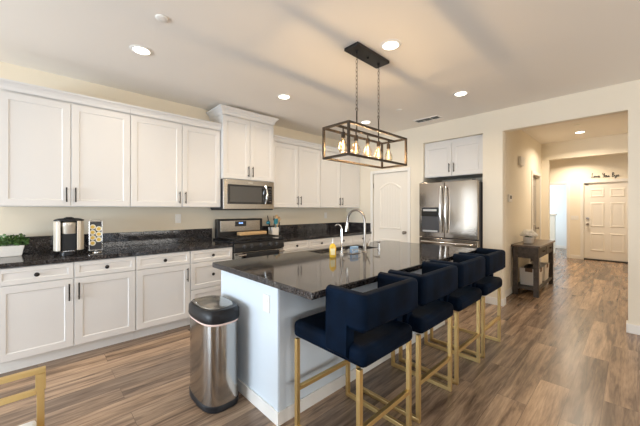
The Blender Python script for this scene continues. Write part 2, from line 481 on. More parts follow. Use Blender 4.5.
# baseboards
def baseboard(name, boxes):
    m = MB()
    for b in boxes: m.box(*b)
    struct(m, name, M['trim'], bevel=0.004)
bh = 0.10; bt = 0.014
baseboard('baseboard_back', [(1.50, 1.69, YB - bt, YB, 0, bh), (2.607, 2.86, YB - bt, YB, 0, bh), (2.86, 2.86 + bt, YB - bt, YB + 0.12, 0, bh),
                             (4.07, 8.2, YB - bt, YB, 0, bh), (4.07 - bt, 4.07, YB - bt, YB + 0.12, 0, bh), (0.635, 0.642, YB - bt, YB, 0, bh)])
baseboard('baseboard_hall', [(2.76, 2.76 + bt, YB + 0.12, 6.90, 0, bh), (2.76, 2.76 + bt, 7.74, 7.84, 0, bh), (2.76, 2.885, 7.84 - bt, 7.84, 0, bh),
                             (2.885, 2.885 + bt, 7.84 - bt, 7.96, 0, bh)])
baseboard('baseboard_entry', [(2.935, 3.135, YD - bt, YD, 0, bh), (1.2, 2.35, YD - bt, YD, 0, bh), (1.2, 4.35, 13.0 - bt, 13.0, 0, bh), (4.185, 4.35, YD - bt, YD, 0, bh)])
# casings
def casing(name, fm, u0, u1, v1, w=0.07, mat='trim'):
    m = MB()
    def bx(a0, a1, b0, b1): m.rings([[fm(a0, b0, 0), fm(a1, b0, 0), fm(a1, b1, 0), fm(a0, b1, 0)], [fm(a0, b0, 0.016), fm(a1, b0, 0.016), fm(a1, b1, 0.016), fm(a0, b1, 0.016)]])
    bx(u0 - w, u0, 0, v1 + w); bx(u1, u1 + w, 0, v1 + w); bx(u0, u1, v1, v1 + w)
    return struct(m, name, M[mat], bevel=0.004)
casing('trim_1', lambda u, v, w: (u, YB - w, v), 0.665, 1.405, 2.02, 0.055)
casing('trim_2', lambda u, v, w: (2.76 + w, u, v), 6.98, 7.66, 2.03)
casing('trim_3', lambda u, v, w: (u, YD - w, v), 3.21, 4.11, 2.04)
casing('trim_4', lambda u, v, w: (u, YD - w, v), 2.42, 2.855, 2.04)

# pantry door: arched upper panel with bead board, lower panel, knob
def panel_loop(pts, fm, w0, inset, depth, mb):
    pass
m = MB()
dx0, dx1, dy = 0.668, 1.402, YB + 0.012
m.box(dx0, dx1, dy, dy + 0.035, 0.008, 2.017)
def arch(d, y, z0=0.98, z1=1.74, rise=0.10, n=10):
    a, b = dx0 + 0.13 + d, dx1 - 0.13 - d
    pts = [(a, y, z0 + d), (b, y, z0 + d)]
    for i in range(n + 1):
        t = i / n; x = b + (a - b) * t
        pts.append((x, y, z1 - d + rise * math.sin(PI * t)))
    return pts
def rect(d, y, z0, z1):
    a, b = dx0 + 0.13 + d, dx1 - 0.13 - d
    return [(a, y, z0 + d), (b, y, z0 + d), (b, y, z1 - d), (a, y, z1 - d)]
for fn in (lambda d, y: arch(d, y), lambda d, y: rect(d, y, 0.22, 0.80)):
    m.rings([fn(0, dy), fn(0.012, dy - 0.009), fn(0.026, dy - 0.009), fn(0.036, dy - 0.002), fn(0.0365, dy - 0.002)])
for i in range(1, 7):
    x = dx0 + 0.17 + (dx1 - dx0 - 0.34) * i / 7
    m.box(x - 0.002, x + 0.002, dy - 0.0045, dy - 0.0015, 1.03, 1.70 + 0.09 * math.sin(PI * i / 7))
pd = struct(m, 'door_1', M['door'])
m = MB(); m.lathe([(0.028, 0), (0.028, -0.008), (0.011, -0.012), (0.011, -0.035), (0.026, -0.045), (0.030, -0.060), (0.020, -0.072), (0.0, -0.074)], (1.345, dy, 0.935), 16, 'y')
m.build('door_knob', M['nickel'], pd, smooth=True)
m = MB()
for z in (0.25, 1.75): m.box(0.667, 0.675, dy - 0.006, dy, z, z + 0.09)
m.build('hinge', M['nickel'], pd)

# front door: six panels, knob, deadbolt, sensor, threshold
m = MB(); fy = YD + 0.03
fx0, fx1 = 3.215, 4.105
m.box(fx0, fx1, fy, fy + 0.045, 0.035, 2.035)
for (a, b) in ((fx0 + 0.12, fx0 + 0.395), (fx1 - 0.395, fx1 - 0.12)):
    for (z0, z1) in ((0.24, 0.72), (0.88, 1.52), (1.66, 1.88)):
        def rc(d, y): return [(a + d, y, z0 + d), (b - d, y, z0 + d), (b - d, y, z1 - d), (a + d, y, z1 - d)]
        m.rings([rc(0, fy), rc(0.015, fy - 0.010), rc(0.03, fy - 0.010), rc(0.05, fy - 0.002), rc(0.051, fy - 0.002)])
fd = struct(m, 'door_2', M['door'])
m = MB(); m.lathe([(0.032, 0), (0.032, -0.008), (0.012, -0.012), (0.012, -0.035), (0.028, -0.045), (0.032, -0.058), (0.02, -0.07), (0.0, -0.072)], (fx0 + 0.07, fy, 0.95), 14, 'y')
m.build('door_knob', M['nickel'], fd, smooth=True)
m = MB(); m.lathe([(0.030, 0), (0.030, -0.012), (0.022, -0.016), (0.0, -0.017)], (fx0 + 0.07, fy, 1.10), 14, 'y'); m.box(fx0 + 0.064, fx0 + 0.076, fy - 0.03, fy - 0.016, 1.08, 1.12)
m.build('deadbolt', M['nickel'], fd)
MB().box(fx0 + 0.02, fx0 + 0.09, fy - 0.012, fy, 1.985, 2.01).build('door_sensor', M['greyside'], fd, bevel=0.002)
MB().box(3.212, 4.108, YD - 0.02, fy + 0.02, 0, 0.034).build('threshold', M['grout'], fd, bevel=0.004)
# side-room door off the hall, standing in its frame
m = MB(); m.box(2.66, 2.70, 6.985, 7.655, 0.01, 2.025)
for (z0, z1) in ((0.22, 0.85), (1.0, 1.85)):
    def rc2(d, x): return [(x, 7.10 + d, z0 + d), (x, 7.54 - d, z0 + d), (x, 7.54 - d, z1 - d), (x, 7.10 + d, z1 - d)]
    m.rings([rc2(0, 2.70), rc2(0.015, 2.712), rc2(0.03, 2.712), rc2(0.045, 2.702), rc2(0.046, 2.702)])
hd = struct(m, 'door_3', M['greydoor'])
m = MB(); m.lathe([(0.028, 0), (0.028, 0.008), (0.011, 0.012), (0.011, 0.035), (0.028, 0.05), (0.0, 0.068)], (2.70, 7.59, 0.95), 12, 'x')
m.build('door_knob', M['nickel'], hd, smooth=True)

# ------------------------------------------------------------------ kitchen cabinets
def fxm(x0): return lambda u, v, w: (x0 + w, u, v)          # faces +x
def fym(y0): return lambda u, v, w: (u, y0 - w, v)          # faces -y
def bar_pull(parent, fm, u, v0, v1, horiz=False):
    m = MB()
    if not horiz:
        m.tube([fm(u, v0, 0.030), fm(u, v1, 0.030)], 0.0058, 8)
        for v in (v0 + 0.018, v1 - 0.018): m.tube([fm(u, v, 0), fm(u, v, 0.030)], 0.005, 6)
    return m.build('handle', M['blackmetal'], parent, smooth=True)
def knob(parent, fm, u, v):
    m = MB()
    prof = [(0.008, 0.0), (0.006, 0.014), (0.017, 0.020), (0.018, 0.026), (0.012, 0.031), (0.0, 0.032)]
    out = []
    for r, h in prof:
        out.append([fm(u + max(r, 1e-5) * math.cos(2 * PI * k / 14), v + max(r, 1e-5) * math.sin(2 * PI * k / 14), h) for k in range(14)])
    m.rings(out)
    return m.build('knob', M['blackmetal'], parent, smooth=True)
def crown(parent, x1, y0, y1, z0, z1, proj, left=False, right=False):
    # stepped cove profile swept along the front, returning on exposed ends
    prof = [(0.0, z0), (0.006, z0), (0.012, z0 + 0.35 * (z1 - z0)), (proj * 0.55, z0 + 0.62 * (z1 - z0)), (proj, z1 - 0.014), (proj, z1), (0.0, z1)]
    path = []
    m = MB()
    if left: path.append(lambda o: (0.004, y0 - o))
    path.append(lambda o: (x1 + o, y0 - (o if left else 0)))
    path.append(lambda o: (x1 + o, y1 + (o if right else 0)))
    if right: path.append(lambda o: (0.004, y1 + o))
    m.rings([[(*p(o), z) for o, z in prof] for p in path])
    m.box(0.004, x1, y0, y1, z1 - 0.012, z1)
    return m.build('crown_moulding', M['cab'], parent)
TH = 0.02
def base_cab(label, y0, y1, cols, kind, ends=True):
    """cols: list of (y0, y1, 'L'/'R' handle side); kind 'door' = drawer over door, 'drawers' = drawer bank"""
    t = thing('base_cabinet', label, 'cabinet', (0, 0, 0), group='white base cabinets along the left wall')
    m = MB(); m.box(0.003, 0.61, y0, y1, 0.105, 0.874); m.build('body', M['cab'], t)
    MB().box(0.02, 0.535, y0, y1, 0.0, 0.105).build('toe_kick', M['trim'], t)
    fm = fxm(0.61); ff = fxm(0.61 + TH)
    g = 0.003
    for a, b, hs in cols:
        if kind == 'door':
            d = MB().shaker(fm, a + g, b - g, 0.732, 0.868, TH, 0.036, 0.006, 0.005).build('drawer', M['cab'], t)
            knob(d, ff, (a + b) / 2, 0.80)
            d = MB().shaker(fm, a + g, b - g, 0.118, 0.724, TH, 0.058).build('door', M['cab'], t)
            u = b - 0.034 if hs == 'R' else a + 0.034
            bar_pull(d, ff, u, 0.535, 0.685)
        else:
            for z0, z1 in ((0.732, 0.868), (0.424, 0.724), (0.118, 0.416)):
                d = MB().shaker(fm, a + g, b - g, z0, z1, TH, 0.036 if z0 > 0.7 else 0.05, 0.007).build('drawer', M['cab'], t)
                knob(d, ff, (a + b) / 2, (z0 + z1) / 2)
    return t
base_cab('white base cabinet with two doors and two drawers, under the coffee maker and plant', -0.245, 0.724, [(-0.245, 0.24, 'R'), (0.24, 0.724, 'L')], 'door')
base_cab('white base cabinet with one drawer over a single door, handle at its right edge', 0.726, 1.262, [(0.726, 1.262, 'R')], 'door')
base_cab('white drawer bank with three stacked drawers, directly left of the stove', 1.264, 1.784, [(1.264, 1.784, 'R')], 'drawers')
base_cab('white base cabinet directly right of the stove, under the utensil crock', 2.560, 3.584, [(2.560, 3.072, 'R'), (3.072, 3.584, 'L')], 'door')
base_cab('white base cabinet in the far corner beside the pantry door', 3.586, 4.676, [(3.586, 4.12, 'R'), (4.12, 4.66, 'L')], 'door')

def upper_cab(label, y0, y1, split, depth, z0, z1, cz, proj, left=False, right=False):
    t = thing('wall_cabinet', label, 'cabinet', (0, 0, 0), group='white wall cabinets along the left wall')
    MB().box(0.003, depth, y0, y1, z0, z1).build('body', M['cab'], t)
    fm = fxm(depth); ff = fxm(depth + TH); g = 0.003
    for a, b, hs in ((y0, split, 'R'), (split, y1, 'L')):
        d = MB().shaker(fm, a + g, b - g, z0 + 0.006, z1 - 0.03, TH, 0.058).build('door', M['cab'], t)
        u = b - 0.034 if hs == 'R' else a + 0.034
        bar_pull(d, ff, u, z0 + 0.045, z0 + 0.185 if depth < 0.35 else z0 + 0.19)
    crown(t, depth + TH - 0.004, y0, y1, z1 - 0.012, cz, proj, left, right)
    return t
upper_cab('white two-door wall cabinet farthest left, above the coffee maker', -0.245, 0.731, 0.237, 0.33, 1.372, 2.40, 2.47, 0.04)
upper_cab('white two-door wall cabinet immediately left of the taller microwave cabinet', 0.733, 1.757, 1.270, 0.33, 1.372, 2.40, 2.47, 0.04)
upper_cab('short-door white wall cabinet raised to the ceiling above the microwave', 1.762, 2.566, 2.166, 0.38, 1.752, 2.615, 2.70, 0.055, True, True)
upper_cab('white two-door wall cabinet immediately right of the microwave cabinet, behind the pendant', 2.571, 3.586, 3.09, 0.33, 1.372, 2.40, 2.47, 0.04)
upper_cab('white two-door wall cabinet in the far corner by the pantry door', 3.588, 4.676, 4.10, 0.33, 1.372, 2.40, 2.47, 0.04)

# cabinet over the fridge
t = thing('wall_cabinet', 'small white two-door cabinet set in the niche above the fridge', 'cabinet', (0, 0, 0))
MB().box(1.693, 2.604, 4.735, 5.30, 1.87, 2.446).build('body', M['cab'], t)
for a, b, hs in ((1.693, 2.1485, 'R'), (2.1485, 2.604, 'L')):
    d = MB().shaker(fym(4.735), a + 0.004, b - 0.004, 1.876, 2.385, TH, 0.058).build('door', M['cab'], t)
    bar_pull(d, fym(4.715), b - 0.036 if hs == 'R' else a + 0.036, 1.93, 2.07)

# counters along the wall
def counter(label, y0, y1, splash, endsplash=None):
    t = thing('countertop', label, 'countertop', (0, 0, 0))
    MB().box(0.003, 0.640, y0, y1, 0.874, 0.914).build('slab', M['granite'], t, bevel=0.004)
    m = MB().box(0.003, 0.024, y0, y1, 0.9145, 1.078)
    if endsplash: m.rings([[(0.003, y0, z), (0.024, y0, z), (0.024, y1 - 0.021, z), (0.62, y1 - 0.021, z), (0.62, y1, z), (0.003, y1, z)] for z in (0.9145, 1.078)]); bmesh.ops.delete(m.bm, geom=m.bm.verts[:8], context='VERTS')
    tag(m.build('backsplash', M['granite'], bevel=0.002), splash, 'backsplash')
counter('dark granite countertop left of the stove, holding plant and coffee maker', -0.262, 1.786, 'low dark granite backsplash strip on the wall left of the stove')
counter('dark granite countertop right of the stove, running to the far corner', 2.558, 4.678, 'low dark granite backsplash strip on the wall right of the stove', True)

# ------------------------------------------------------------------ stove
RY0, RY1 = 1.790, 2.553
t = thing('stove', 'freestanding stainless and black gas stove below the microwave', 'stove', (0, 0, 0))
m = MB(); m.box(0.03, 0.62, RY0, RY1, 0.06, 0.915); m.build('body', M['black'], t, bevel=0.003)
m = MB(); m.box(0.06, 0.60, RY0 + 0.01, RY1 - 0.01, 0.0, 0.058); m.build('base', M['black'], t)
m = MB(); m.box(0.03, 0.675, RY0, RY1, 0.916, 0.938); m.build('cooktop', M['blackglass'], t, bevel=0.004)
m = MB(); m.prism([(0.621, 0.80), (0.672, 0.806), (0.672, 0.86), (0.655, 0.914), (0.621, 0.914)], 'y', RY0, RY1); m.build('control_panel', M['black'], t, bevel=0.002)
for y in (1.925, 2.025, 2.172, 2.32, 2.42):
    m = MB(); m.lathe([(0.026, 0.0), (0.026, 0.01), (0.021, 0.016), (0.019, 0.034), (0.0, 0.036)], (0.668, y, 0.868), 16, 'x'); m.box(0.69, 0.7065, y - 0.004, y + 0.004, 0.852, 0.884)
    m.build('knob', M['greyside'], t, smooth=True)
od = MB().box(0.621, 0.664, RY0 + 0.004, RY1 - 0.004, 0.235, 0.792).build('oven_door', M['steelh'], t, bevel=0.004)
MB().box(0.6645, 0.668, RY0 + 0.075, RY1 - 0.075, 0.33, 0.70).build('window', M['blackglass'], od, bevel=0.001)
m = MB(); m.tube([(0.715, RY0 + 0.03, 0.765), (0.715, RY1 - 0.03, 0.765)], 0.0135, 10)
for y in (RY0 + 0.06, RY1 - 0.06): m.tube([(0.664, y, 0.765), (0.715, y, 0.765)], 0.010, 8)
m.build('handle', M['steelh'], od, smooth=True)
dr = MB().box(0.621, 0.662, RY0 + 0.004, RY1 - 0.004, 0.075, 0.228).build('drawer', M['steelh'], t, bevel=0.004)
m = MB(); m.box(0.032, 0.115, RY0 + 0.025, RY1, 0.9385, 1.205); bgd = m.build('backguard', M['black'], t, bevel=0.012)
MB().box(0.1155, 0.119, RY0 + 0.07, RY1 - 0.05, 1.025, 1.180).build('control_face', M['steelh'], bgd, bevel=0.002)
MB().box(0.1195, 0.122, 2.085, 2.265, 1.095, 1.170).build('display', M['blackglass'], bgd, bevel=0.001)
m = MB()
for y in (2.15, 2.165, 2.186, 2.201): m.box(0.1222, 0.1228, y - 0.005, y + 0.005, 1.132, 1.152)
m.build('clock_digits', M['led'], bgd)
for (y0, y1) in ((RY0 + 0.02, 2.04), (2.05, 2.29), (2.30, RY1 - 0.02)):
    m = MB(); z = 0.962
    for a, b in (((0.15, y0), (0.15, y1)), ((0.15, y1), (0.64, y1)), ((0.64, y1), (0.64, y0)), ((0.64, y0), (0.15, y0)),
                 ((0.15, (y0 + y1) / 2), (0.64, (y0 + y1) / 2)), ((0.28, y0), (0.28, y1)), ((0.51, y0), (0.51, y1)), ((0.395, y0), (0.395, y1))):
        m.tube([(a[0], a[1], z), (b[0], b[1], z)], 0.006, square=True)
    for x in (0.15, 0.64):
        for y in (y0, y1): m.tube([(x, y, 0.938), (x, y, z)], 0.006, square=True)
    m.build('grate', M['iron'], t)
for y in (1.93, 2.42):
    for x in (0.28, 0.51):
        m = MB(); m.lathe([(0.045, 0.9382), (0.045, 0.946), (0.03, 0.950), (0.03, 0.954), (0.0, 0.955)], (x, y, 0), 16); m.build('burner', M['iron'], t, smooth=True)
m = MB(); m.rings([[(0.7305, y, 0.45), (0.7305, y, 0.768), (0.722, y, 0.781), (0.708, y, 0.781), (0.6995, y, 0.768), (0.6995, y, 0.52), (0.696, y, 0.52), (0.696, y, 0.772), (0.706, y, 0.785), (0.724, y, 0.785), (0.734, y, 0.772), (0.734, y, 0.45)] for y in (1.93, 2.43)])
o = m.build('dish_towel', M['towel']); tag(o, 'black towel folded over the oven door handle of the stove', 'towel')
# cutting board lying across the back of the grates
o = MB().rings([[(0.215 + 0.06 * sx, 2.0 + dy_, z) for sx, dy_ in ((-1, 0.11), (-0.7, 0.08), (0.7, 0.08), (1, 0.11), (1, 0.51), (0.7, 0.54), (-0.7, 0.54), (-1, 0.51))] for z in (0.969, 1.018)]).build('cutting_board', M['woodlight'], bevel=0.012, seg=3)
tag(o, 'thick pale wooden cutting board lying across the back of the stove', 'cutting board')

# microwave
t = thing('microwave', 'stainless over-the-range microwave with dark glass door', 'microwave', (0, 0, 0))
MY0, MY1 = 1.766, 2.562
m = MB(); m.box(0.003, 0.385, MY0, MY1, 1.350, 1.748); m.build('body', M['greyside'], t, bevel=0.003)
MB().box(0.02, 0.385, MY0 + 0.005, MY1 - 0.005, 1.334, 1.3495).build('vent_grille', M['black'], t)
fr = MB().box(0.3855, 0.412, MY0, MY1, 1.350, 1.748).build('door', M['steelh'], t, bevel=0.004)
MB().box(0.4125, 0.416, MY0 + 0.055, MY1 - 0.035, 1.418, 1.682).build('door_glass', M['blackglass'], fr, bevel=0.003)
MB().box(0.4162, 0.4175, MY0 + 0.09, MY1 - 0.215, 1.445, 1.655).build('window', M['mwglass'], fr)
m = MB(); pts = [(0.412 + 0.045 * math.sin(PI * i / 10), MY1 - 0.150, 1.425 + 0.25 * i / 10) for i in range(11)]
m.tube(pts, 0.015, 8); m.build('handle', M['chrome'], fr, smooth=True)
m = MB()
for k in range(5): m.box(0.4165, 0.4175, MY1 - 0.10, MY1 - 0.05, 1.45 + k * 0.035, 1.468 + k * 0.035)
m.build('keypad', M['greyside'], fr)
MB().box(0.4165, 0.4175, MY1 - 0.105, MY1 - 0.045, 1.632, 1.655).build('display', M['mwglass'], fr)
MB().box(0.4125, 0.4135, 2.13, 2.20, 1.706, 1.722).build('badge', M['chrome'], fr)

# ------------------------------------------------------------------ fridge
FX0, FX1, FY = 1.700, 2.588, 4.525
t = thing('fridge', 'stainless french-door fridge with ice dispenser standing in the wall niche', 'fridge', (0, 0, 0))
MB().box(FX0 + 0.008, FX1, FY + 0.075, 5.30, 0.03, 1.745).build('body', M['greyside'], t, bevel=0.004)
MB().box(FX0 + 0.02, FX1 - 0.02, FY + 0.10, 5.28, 0.0, 0.03).build('base', M['black'], t)
def fdoor(x0, x1, z0, z1, name):
    m = MB(); n = 8
    # gently crowned front
    pts = []
    for i in range(n + 1):
        s = i / n; pts.append((x0 + (x1 - x0) * s, FY + 0.002 * (2 * s - 1) ** 2))
    poly = pts + [(x1, FY + 0.07), (x0, FY + 0.07)]
    m.prism(poly, 'z', z0, z1)
    return m.build(name, M['steel'], t, bevel=0.005, smooth=True, angle=30)
XM = 2.112
dl = fdoor(FX0, XM - 0.003, 0.908, 1.770, 'door'); drr = fdoor(XM + 0.003, FX1, 0.908, 1.770, 'door')
fz = fdoor(FX0, FX1, 0.06, 0.895, 'freezer_drawer')
for p, x in ((dl, XM - 0.040), (drr, XM + 0.040)):
    m = MB(); m.tube([(x, FY - 0.004 - 0.062 * math.sin(PI * (0.08 + 0.84 * i / 14)) ** 0.5, 0.985 + 0.70 * i / 14) for i in range(15)], 0.0145, 10)
    for z in (1.0, 1.67): m.tube([(x, FY - 0.03, z), (x, FY + 0.004, z)], 0.011, 8)
    m.build('handle', M['chrome'], p, smooth=True)
m = MB(); m.tube([(FX0 + 0.05 + 0.79 * i / 14, FY - 0.004 - 0.058 * math.sin(PI * (0.08 + 0.84 * i / 14)) ** 0.5, 0.835) for i in range(15)], 0.0145, 10)
for x in (FX0 + 0.06, FX1 - 0.06): m.tube([(x, FY - 0.03, 0.835), (x, FY + 0.004, 0.835)], 0.011, 8)
m.build('handle', M['chrome'], fz, smooth=True)
m = MB(); a0, a1, b0, b1 = 1.748, 2.030, 0.985, 1.375
m.rings([[(a0, FY - 0.008, b0), (a1, FY - 0.008, b0), (a1, FY - 0.008, b1), (a0, FY - 0.008, b1)],
         [(a0 + 0.012, FY - 0.010, b0 + 0.012), (a1 - 0.012, FY - 0.010, b0 + 0.012), (a1 - 0.012, FY - 0.010, b1 - 0.012), (a0 + 0.012, FY - 0.010, b1 - 0.012)],
         [(a0 + 0.03, FY + 0.03, b0 + 0.03), (a1 - 0.03, FY + 0.03, b0 + 0.03), (a1 - 0.03, FY + 0.03, b1 - 0.16), (a0 + 0.03, FY + 0.03, b1 - 0.16)]])
dp = m.build('dispenser', M['greyside'], dl)
MB().box(a0 + 0.004, a1 - 0.004, FY - 0.014, FY - 0.0105, b1 - 0.14, b1 - 0.004).build('control_face', M['blackglass'], dp)
MB().box(a0 + 0.03, a1 - 0.03, FY - 0.018, FY - 0.0145, b1 - 0.060, b1 - 0.028).build('trim_strip', M['chrome'], dp)
m = MB(); m.box(1.800, 1.858, FY - 0.006, FY + 0.006, 1.03, 1.215); m.build('paddle', M['sinksteel'], dp, bevel=0.004)
m = MB(); m.box(1.905, 1.963, FY - 0.006, FY + 0.006, 1.03, 1.215); m.build('paddle', M['sinksteel'], dp, bevel=0.004)
MB().box(a0 + 0.02, a1 - 0.02, FY - 0.014, FY - 0.0085, b0 + 0.004, b0 + 0.03).build('drip_tray', M['sinksteel'], dp)
for x in (FX0 + 0.03, FX1 - 0.08): MB().box(x, x + 0.05, FY + 0.02, FY + 0.10, 1.7705, 1.785).build('hinge_cover', M['greyside'], t, bevel=0.004)

# ------------------------------------------------------------------ island
t = thing('kitchen_island', 'white kitchen island base, bluish daylight put into its colour, with navy stools along its long side', 'kitchen island', (0, 0, 0))
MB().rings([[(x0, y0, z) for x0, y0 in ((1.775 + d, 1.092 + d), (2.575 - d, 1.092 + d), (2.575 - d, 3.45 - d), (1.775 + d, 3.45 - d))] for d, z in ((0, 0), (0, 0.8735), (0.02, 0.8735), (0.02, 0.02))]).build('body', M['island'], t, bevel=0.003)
m = MB(); m.box(1.775, 2.589, 1.078, 1.0915, 0, 0.085); m.box(2.5755, 2.589, 1.0915, 3.464, 0, 0.085); m.build('baseboard', M['trim'], t, bevel=0.003)
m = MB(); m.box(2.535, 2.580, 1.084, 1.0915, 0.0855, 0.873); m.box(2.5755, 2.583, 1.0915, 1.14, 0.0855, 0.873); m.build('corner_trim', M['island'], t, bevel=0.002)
# countertop with a cut-out for the sink
SX0, SX1, SY0, SY1 = 1.800, 2.120, 2.02, 2.80
t = thing('island_countertop', 'polished dark granite slab topping the island, with sink cut-out', 'countertop', (0, 0, 0))
m = MB()
ox0, ox1, oy0, oy1 = 1.735, 2.952, 1.035, 3.50
o_ = lambda z: [(ox0, oy0, z), (ox1, oy0, z), (ox1, oy1, z), (ox0, oy1, z)]
i_ = lambda z: [(SX0, SY0, z), (SX1, SY0, z), (SX1, SY1, z), (SX0, SY1, z)]
m.rings([o_(0.874), o_(0.914), i_(0.914), i_(0.874)], closed=True)
m.build('slab', M['granite'], t, bevel=0.004)
# undermount sink
t = thing('sink', 'stainless undermount sink set into the island countertop', 'sink', (0, 0, 0))
m = MB()
def sr(d, z): return [(SX0 - 0.012 + d, SY0 - 0.012 + d, z), (SX1 + 0.012 - d, SY0 - 0.012 + d, z), (SX1 + 0.012 - d, SY1 + 0.012 - d, z), (SX0 - 0.012 + d, SY1 + 0.012 - d, z)]
m.rings([sr(0, 0.8735), sr(0.010, 0.8735), sr(0.014, 0.68), sr(0.05, 0.665), sr(0.09, 0.664)])
m.build('basin', M['sinksteel'], t)
m = MB(); m.lathe([(0.04, 0.6645), (0.04, 0.668), (0.0, 0.668)], (2.0, 2.42, 0), 16); m.build('drain', M['chrome'], t)
# main faucet
t = thing('faucet', 'tall chrome gooseneck kitchen faucet behind the island sink', 'faucet', (2.235, 2.40, 0.914))
m = MB(); m.lathe([(0.028, 0), (0.028, 0.006), (0.020, 0.012), (0.018, 0.09), (0.015, 0.10), (0.0, 0.10)], (0, 0, 0), 16)
m.build('base', M['nickel'], t, smooth=True)
m = MB(); pts = [(0, 0, 0.09), (0, 0, 0.30)]
for i in range(1, 13):
    a = PI * i / 12 * 0.98; pts.append((-0.115 + 0.115 * math.cos(a), 0, 0.31 + 0.115 * math.sin(a)))
pts.append((-0.232, 0, 0.285))
m.tube(pts, 0.0125, 12); m.build('spout', M['nickel'], t, smooth=True)
m = MB(); m.tube([(-0.231, 0, 0.292), (-0.236, 0, 0.26), (-0.243, 0, 0.20)], [0.014, 0.017, 0.020], 12); m.build('spray_head', M['chrome'], t, smooth=True)
m = MB(); m.tube([(0, 0.015, 0.055), (0, 0.05, 0.062)], 0.009, 8); m.tube([(0, 0.05, 0.062), (0.01, 0.075, 0.13)], [0.008, 0.005], 8); m.build('lever', M['nickel'], t, smooth=True)
# slim tap
t = thing('water_tap', 'slim straight chrome filter tap between soap bottle and gooseneck faucet', 'tap', (2.225, 2.065, 0.914))
m = MB(); m.lathe([(0.020, 0), (0.020, 0.006), (0.011, 0.014), (0.009, 0.05), (0.0, 0.05)], (0, 0, 0), 12); m.build('base', M['chrome'], t, smooth=True)
m = MB(); pts = [(0, 0, 0.04), (0, 0, 0.24)]
for i in range(1, 9):
    a = PI * i / 8 * 0.8; pts.append((-0.045 + 0.045 * math.cos(a), 0, 0.245 + 0.045 * math.sin(a)))
m.tube(pts, 0.006, 8); m.build('spout', M['chrome'], t, smooth=True)
m = MB(); m.tube([(0, 0.008, 0.045), (0, 0.045, 0.055)], [0.006, 0.004], 8); m.build('lever', M['chrome'], t, smooth=True)
# soap dispenser pump, soap bottle, sponge caddy
t = thing('soap_dispenser', 'short chrome soap pump at the far end of the sink', 'soap dispenser', (2.225, 2.66, 0.914))
m = MB(); m.lathe([(0.022, 0), (0.022, 0.006), (0.013, 0.012), (0.013, 0.055), (0.006, 0.06), (0.006, 0.08), (0.0, 0.08)], (0, 0, 0), 14); m.build('base', M['chrome'], t, smooth=True)
m = MB(); m.tube([(0.012, 0, 0.082), (-0.03, 0, 0.085), (-0.07, 0, 0.078)], [0.010, 0.009, 0.006], 8); m.build('nozzle', M['chrome'], t, smooth=True)
t = thing('soap_bottle', 'bottle of yellow hand soap with white pump on the island', 'soap bottle', (2.235, 1.935, 0.914), rz=-0.8); t.scale = (0.9, 0.9, 0.95)
m = MB(); m.loft(0, 0, [(0.019, 0.030, 0.0), (0.022, 0.034, 0.008), (0.022, 0.034, 0.10), (0.018, 0.026, 0.118), (0.012, 0.012, 0.128), (0.012, 0.012, 0.134)], 3, 20); m.build('bottle', M['soap'], t, smooth=True)
m = MB(); m.box(0.0224, 0.0230, -0.022, 0.022, 0.025, 0.085); m.build('label', M['label'], t)
m = MB(); m.lathe([(0.014, 0.1345), (0.014, 0.146), (0.005, 0.148), (0.005, 0.168), (0.0, 0.168)], (0, 0, 0), 12); m.tube([(0.008, 0, 0.170), (-0.01, 0, 0.172), (-0.034, 0, 0.166)], [0.008, 0.008, 0.005], 8)
m.build('pump', M['plate'], t, smooth=True)
t = thing('sponge_caddy', 'chrome wire sponge caddy at the sink beside the gooseneck faucet', 'sponge holder', (2.225, 2.245, 0.914))
m = MB()
for z in (0.004, 0.045): m.tube([(-0.03, -0.055, z), (0.03, -0.055, z), (0.03, 0.055, z), (-0.03, 0.055, z)], 0.0025, 6, closed=True)
for x in (-0.03, 0.03):
    for k in range(5): m.tube([(x, -0.055 + 0.0275 * k, 0.004), (x, -0.055 + 0.0275 * k, 0.045)], 0.002, 5)
for k in range(5): m.tube([(-0.03, -0.055 + 0.0275 * k, 0.004), (0.03, -0.055 + 0.0275 * k, 0.004)], 0.002, 5)
m.build('wire_basket', M['chrome'], t)
o = MB().box(2.207, 2.243, 2.200, 2.292, 0.9225, 0.985).build('sponge', M['sponge'], bevel=0.006); tag(o, 'blue sponge standing in the wire caddy beside the faucet', 'sponge')

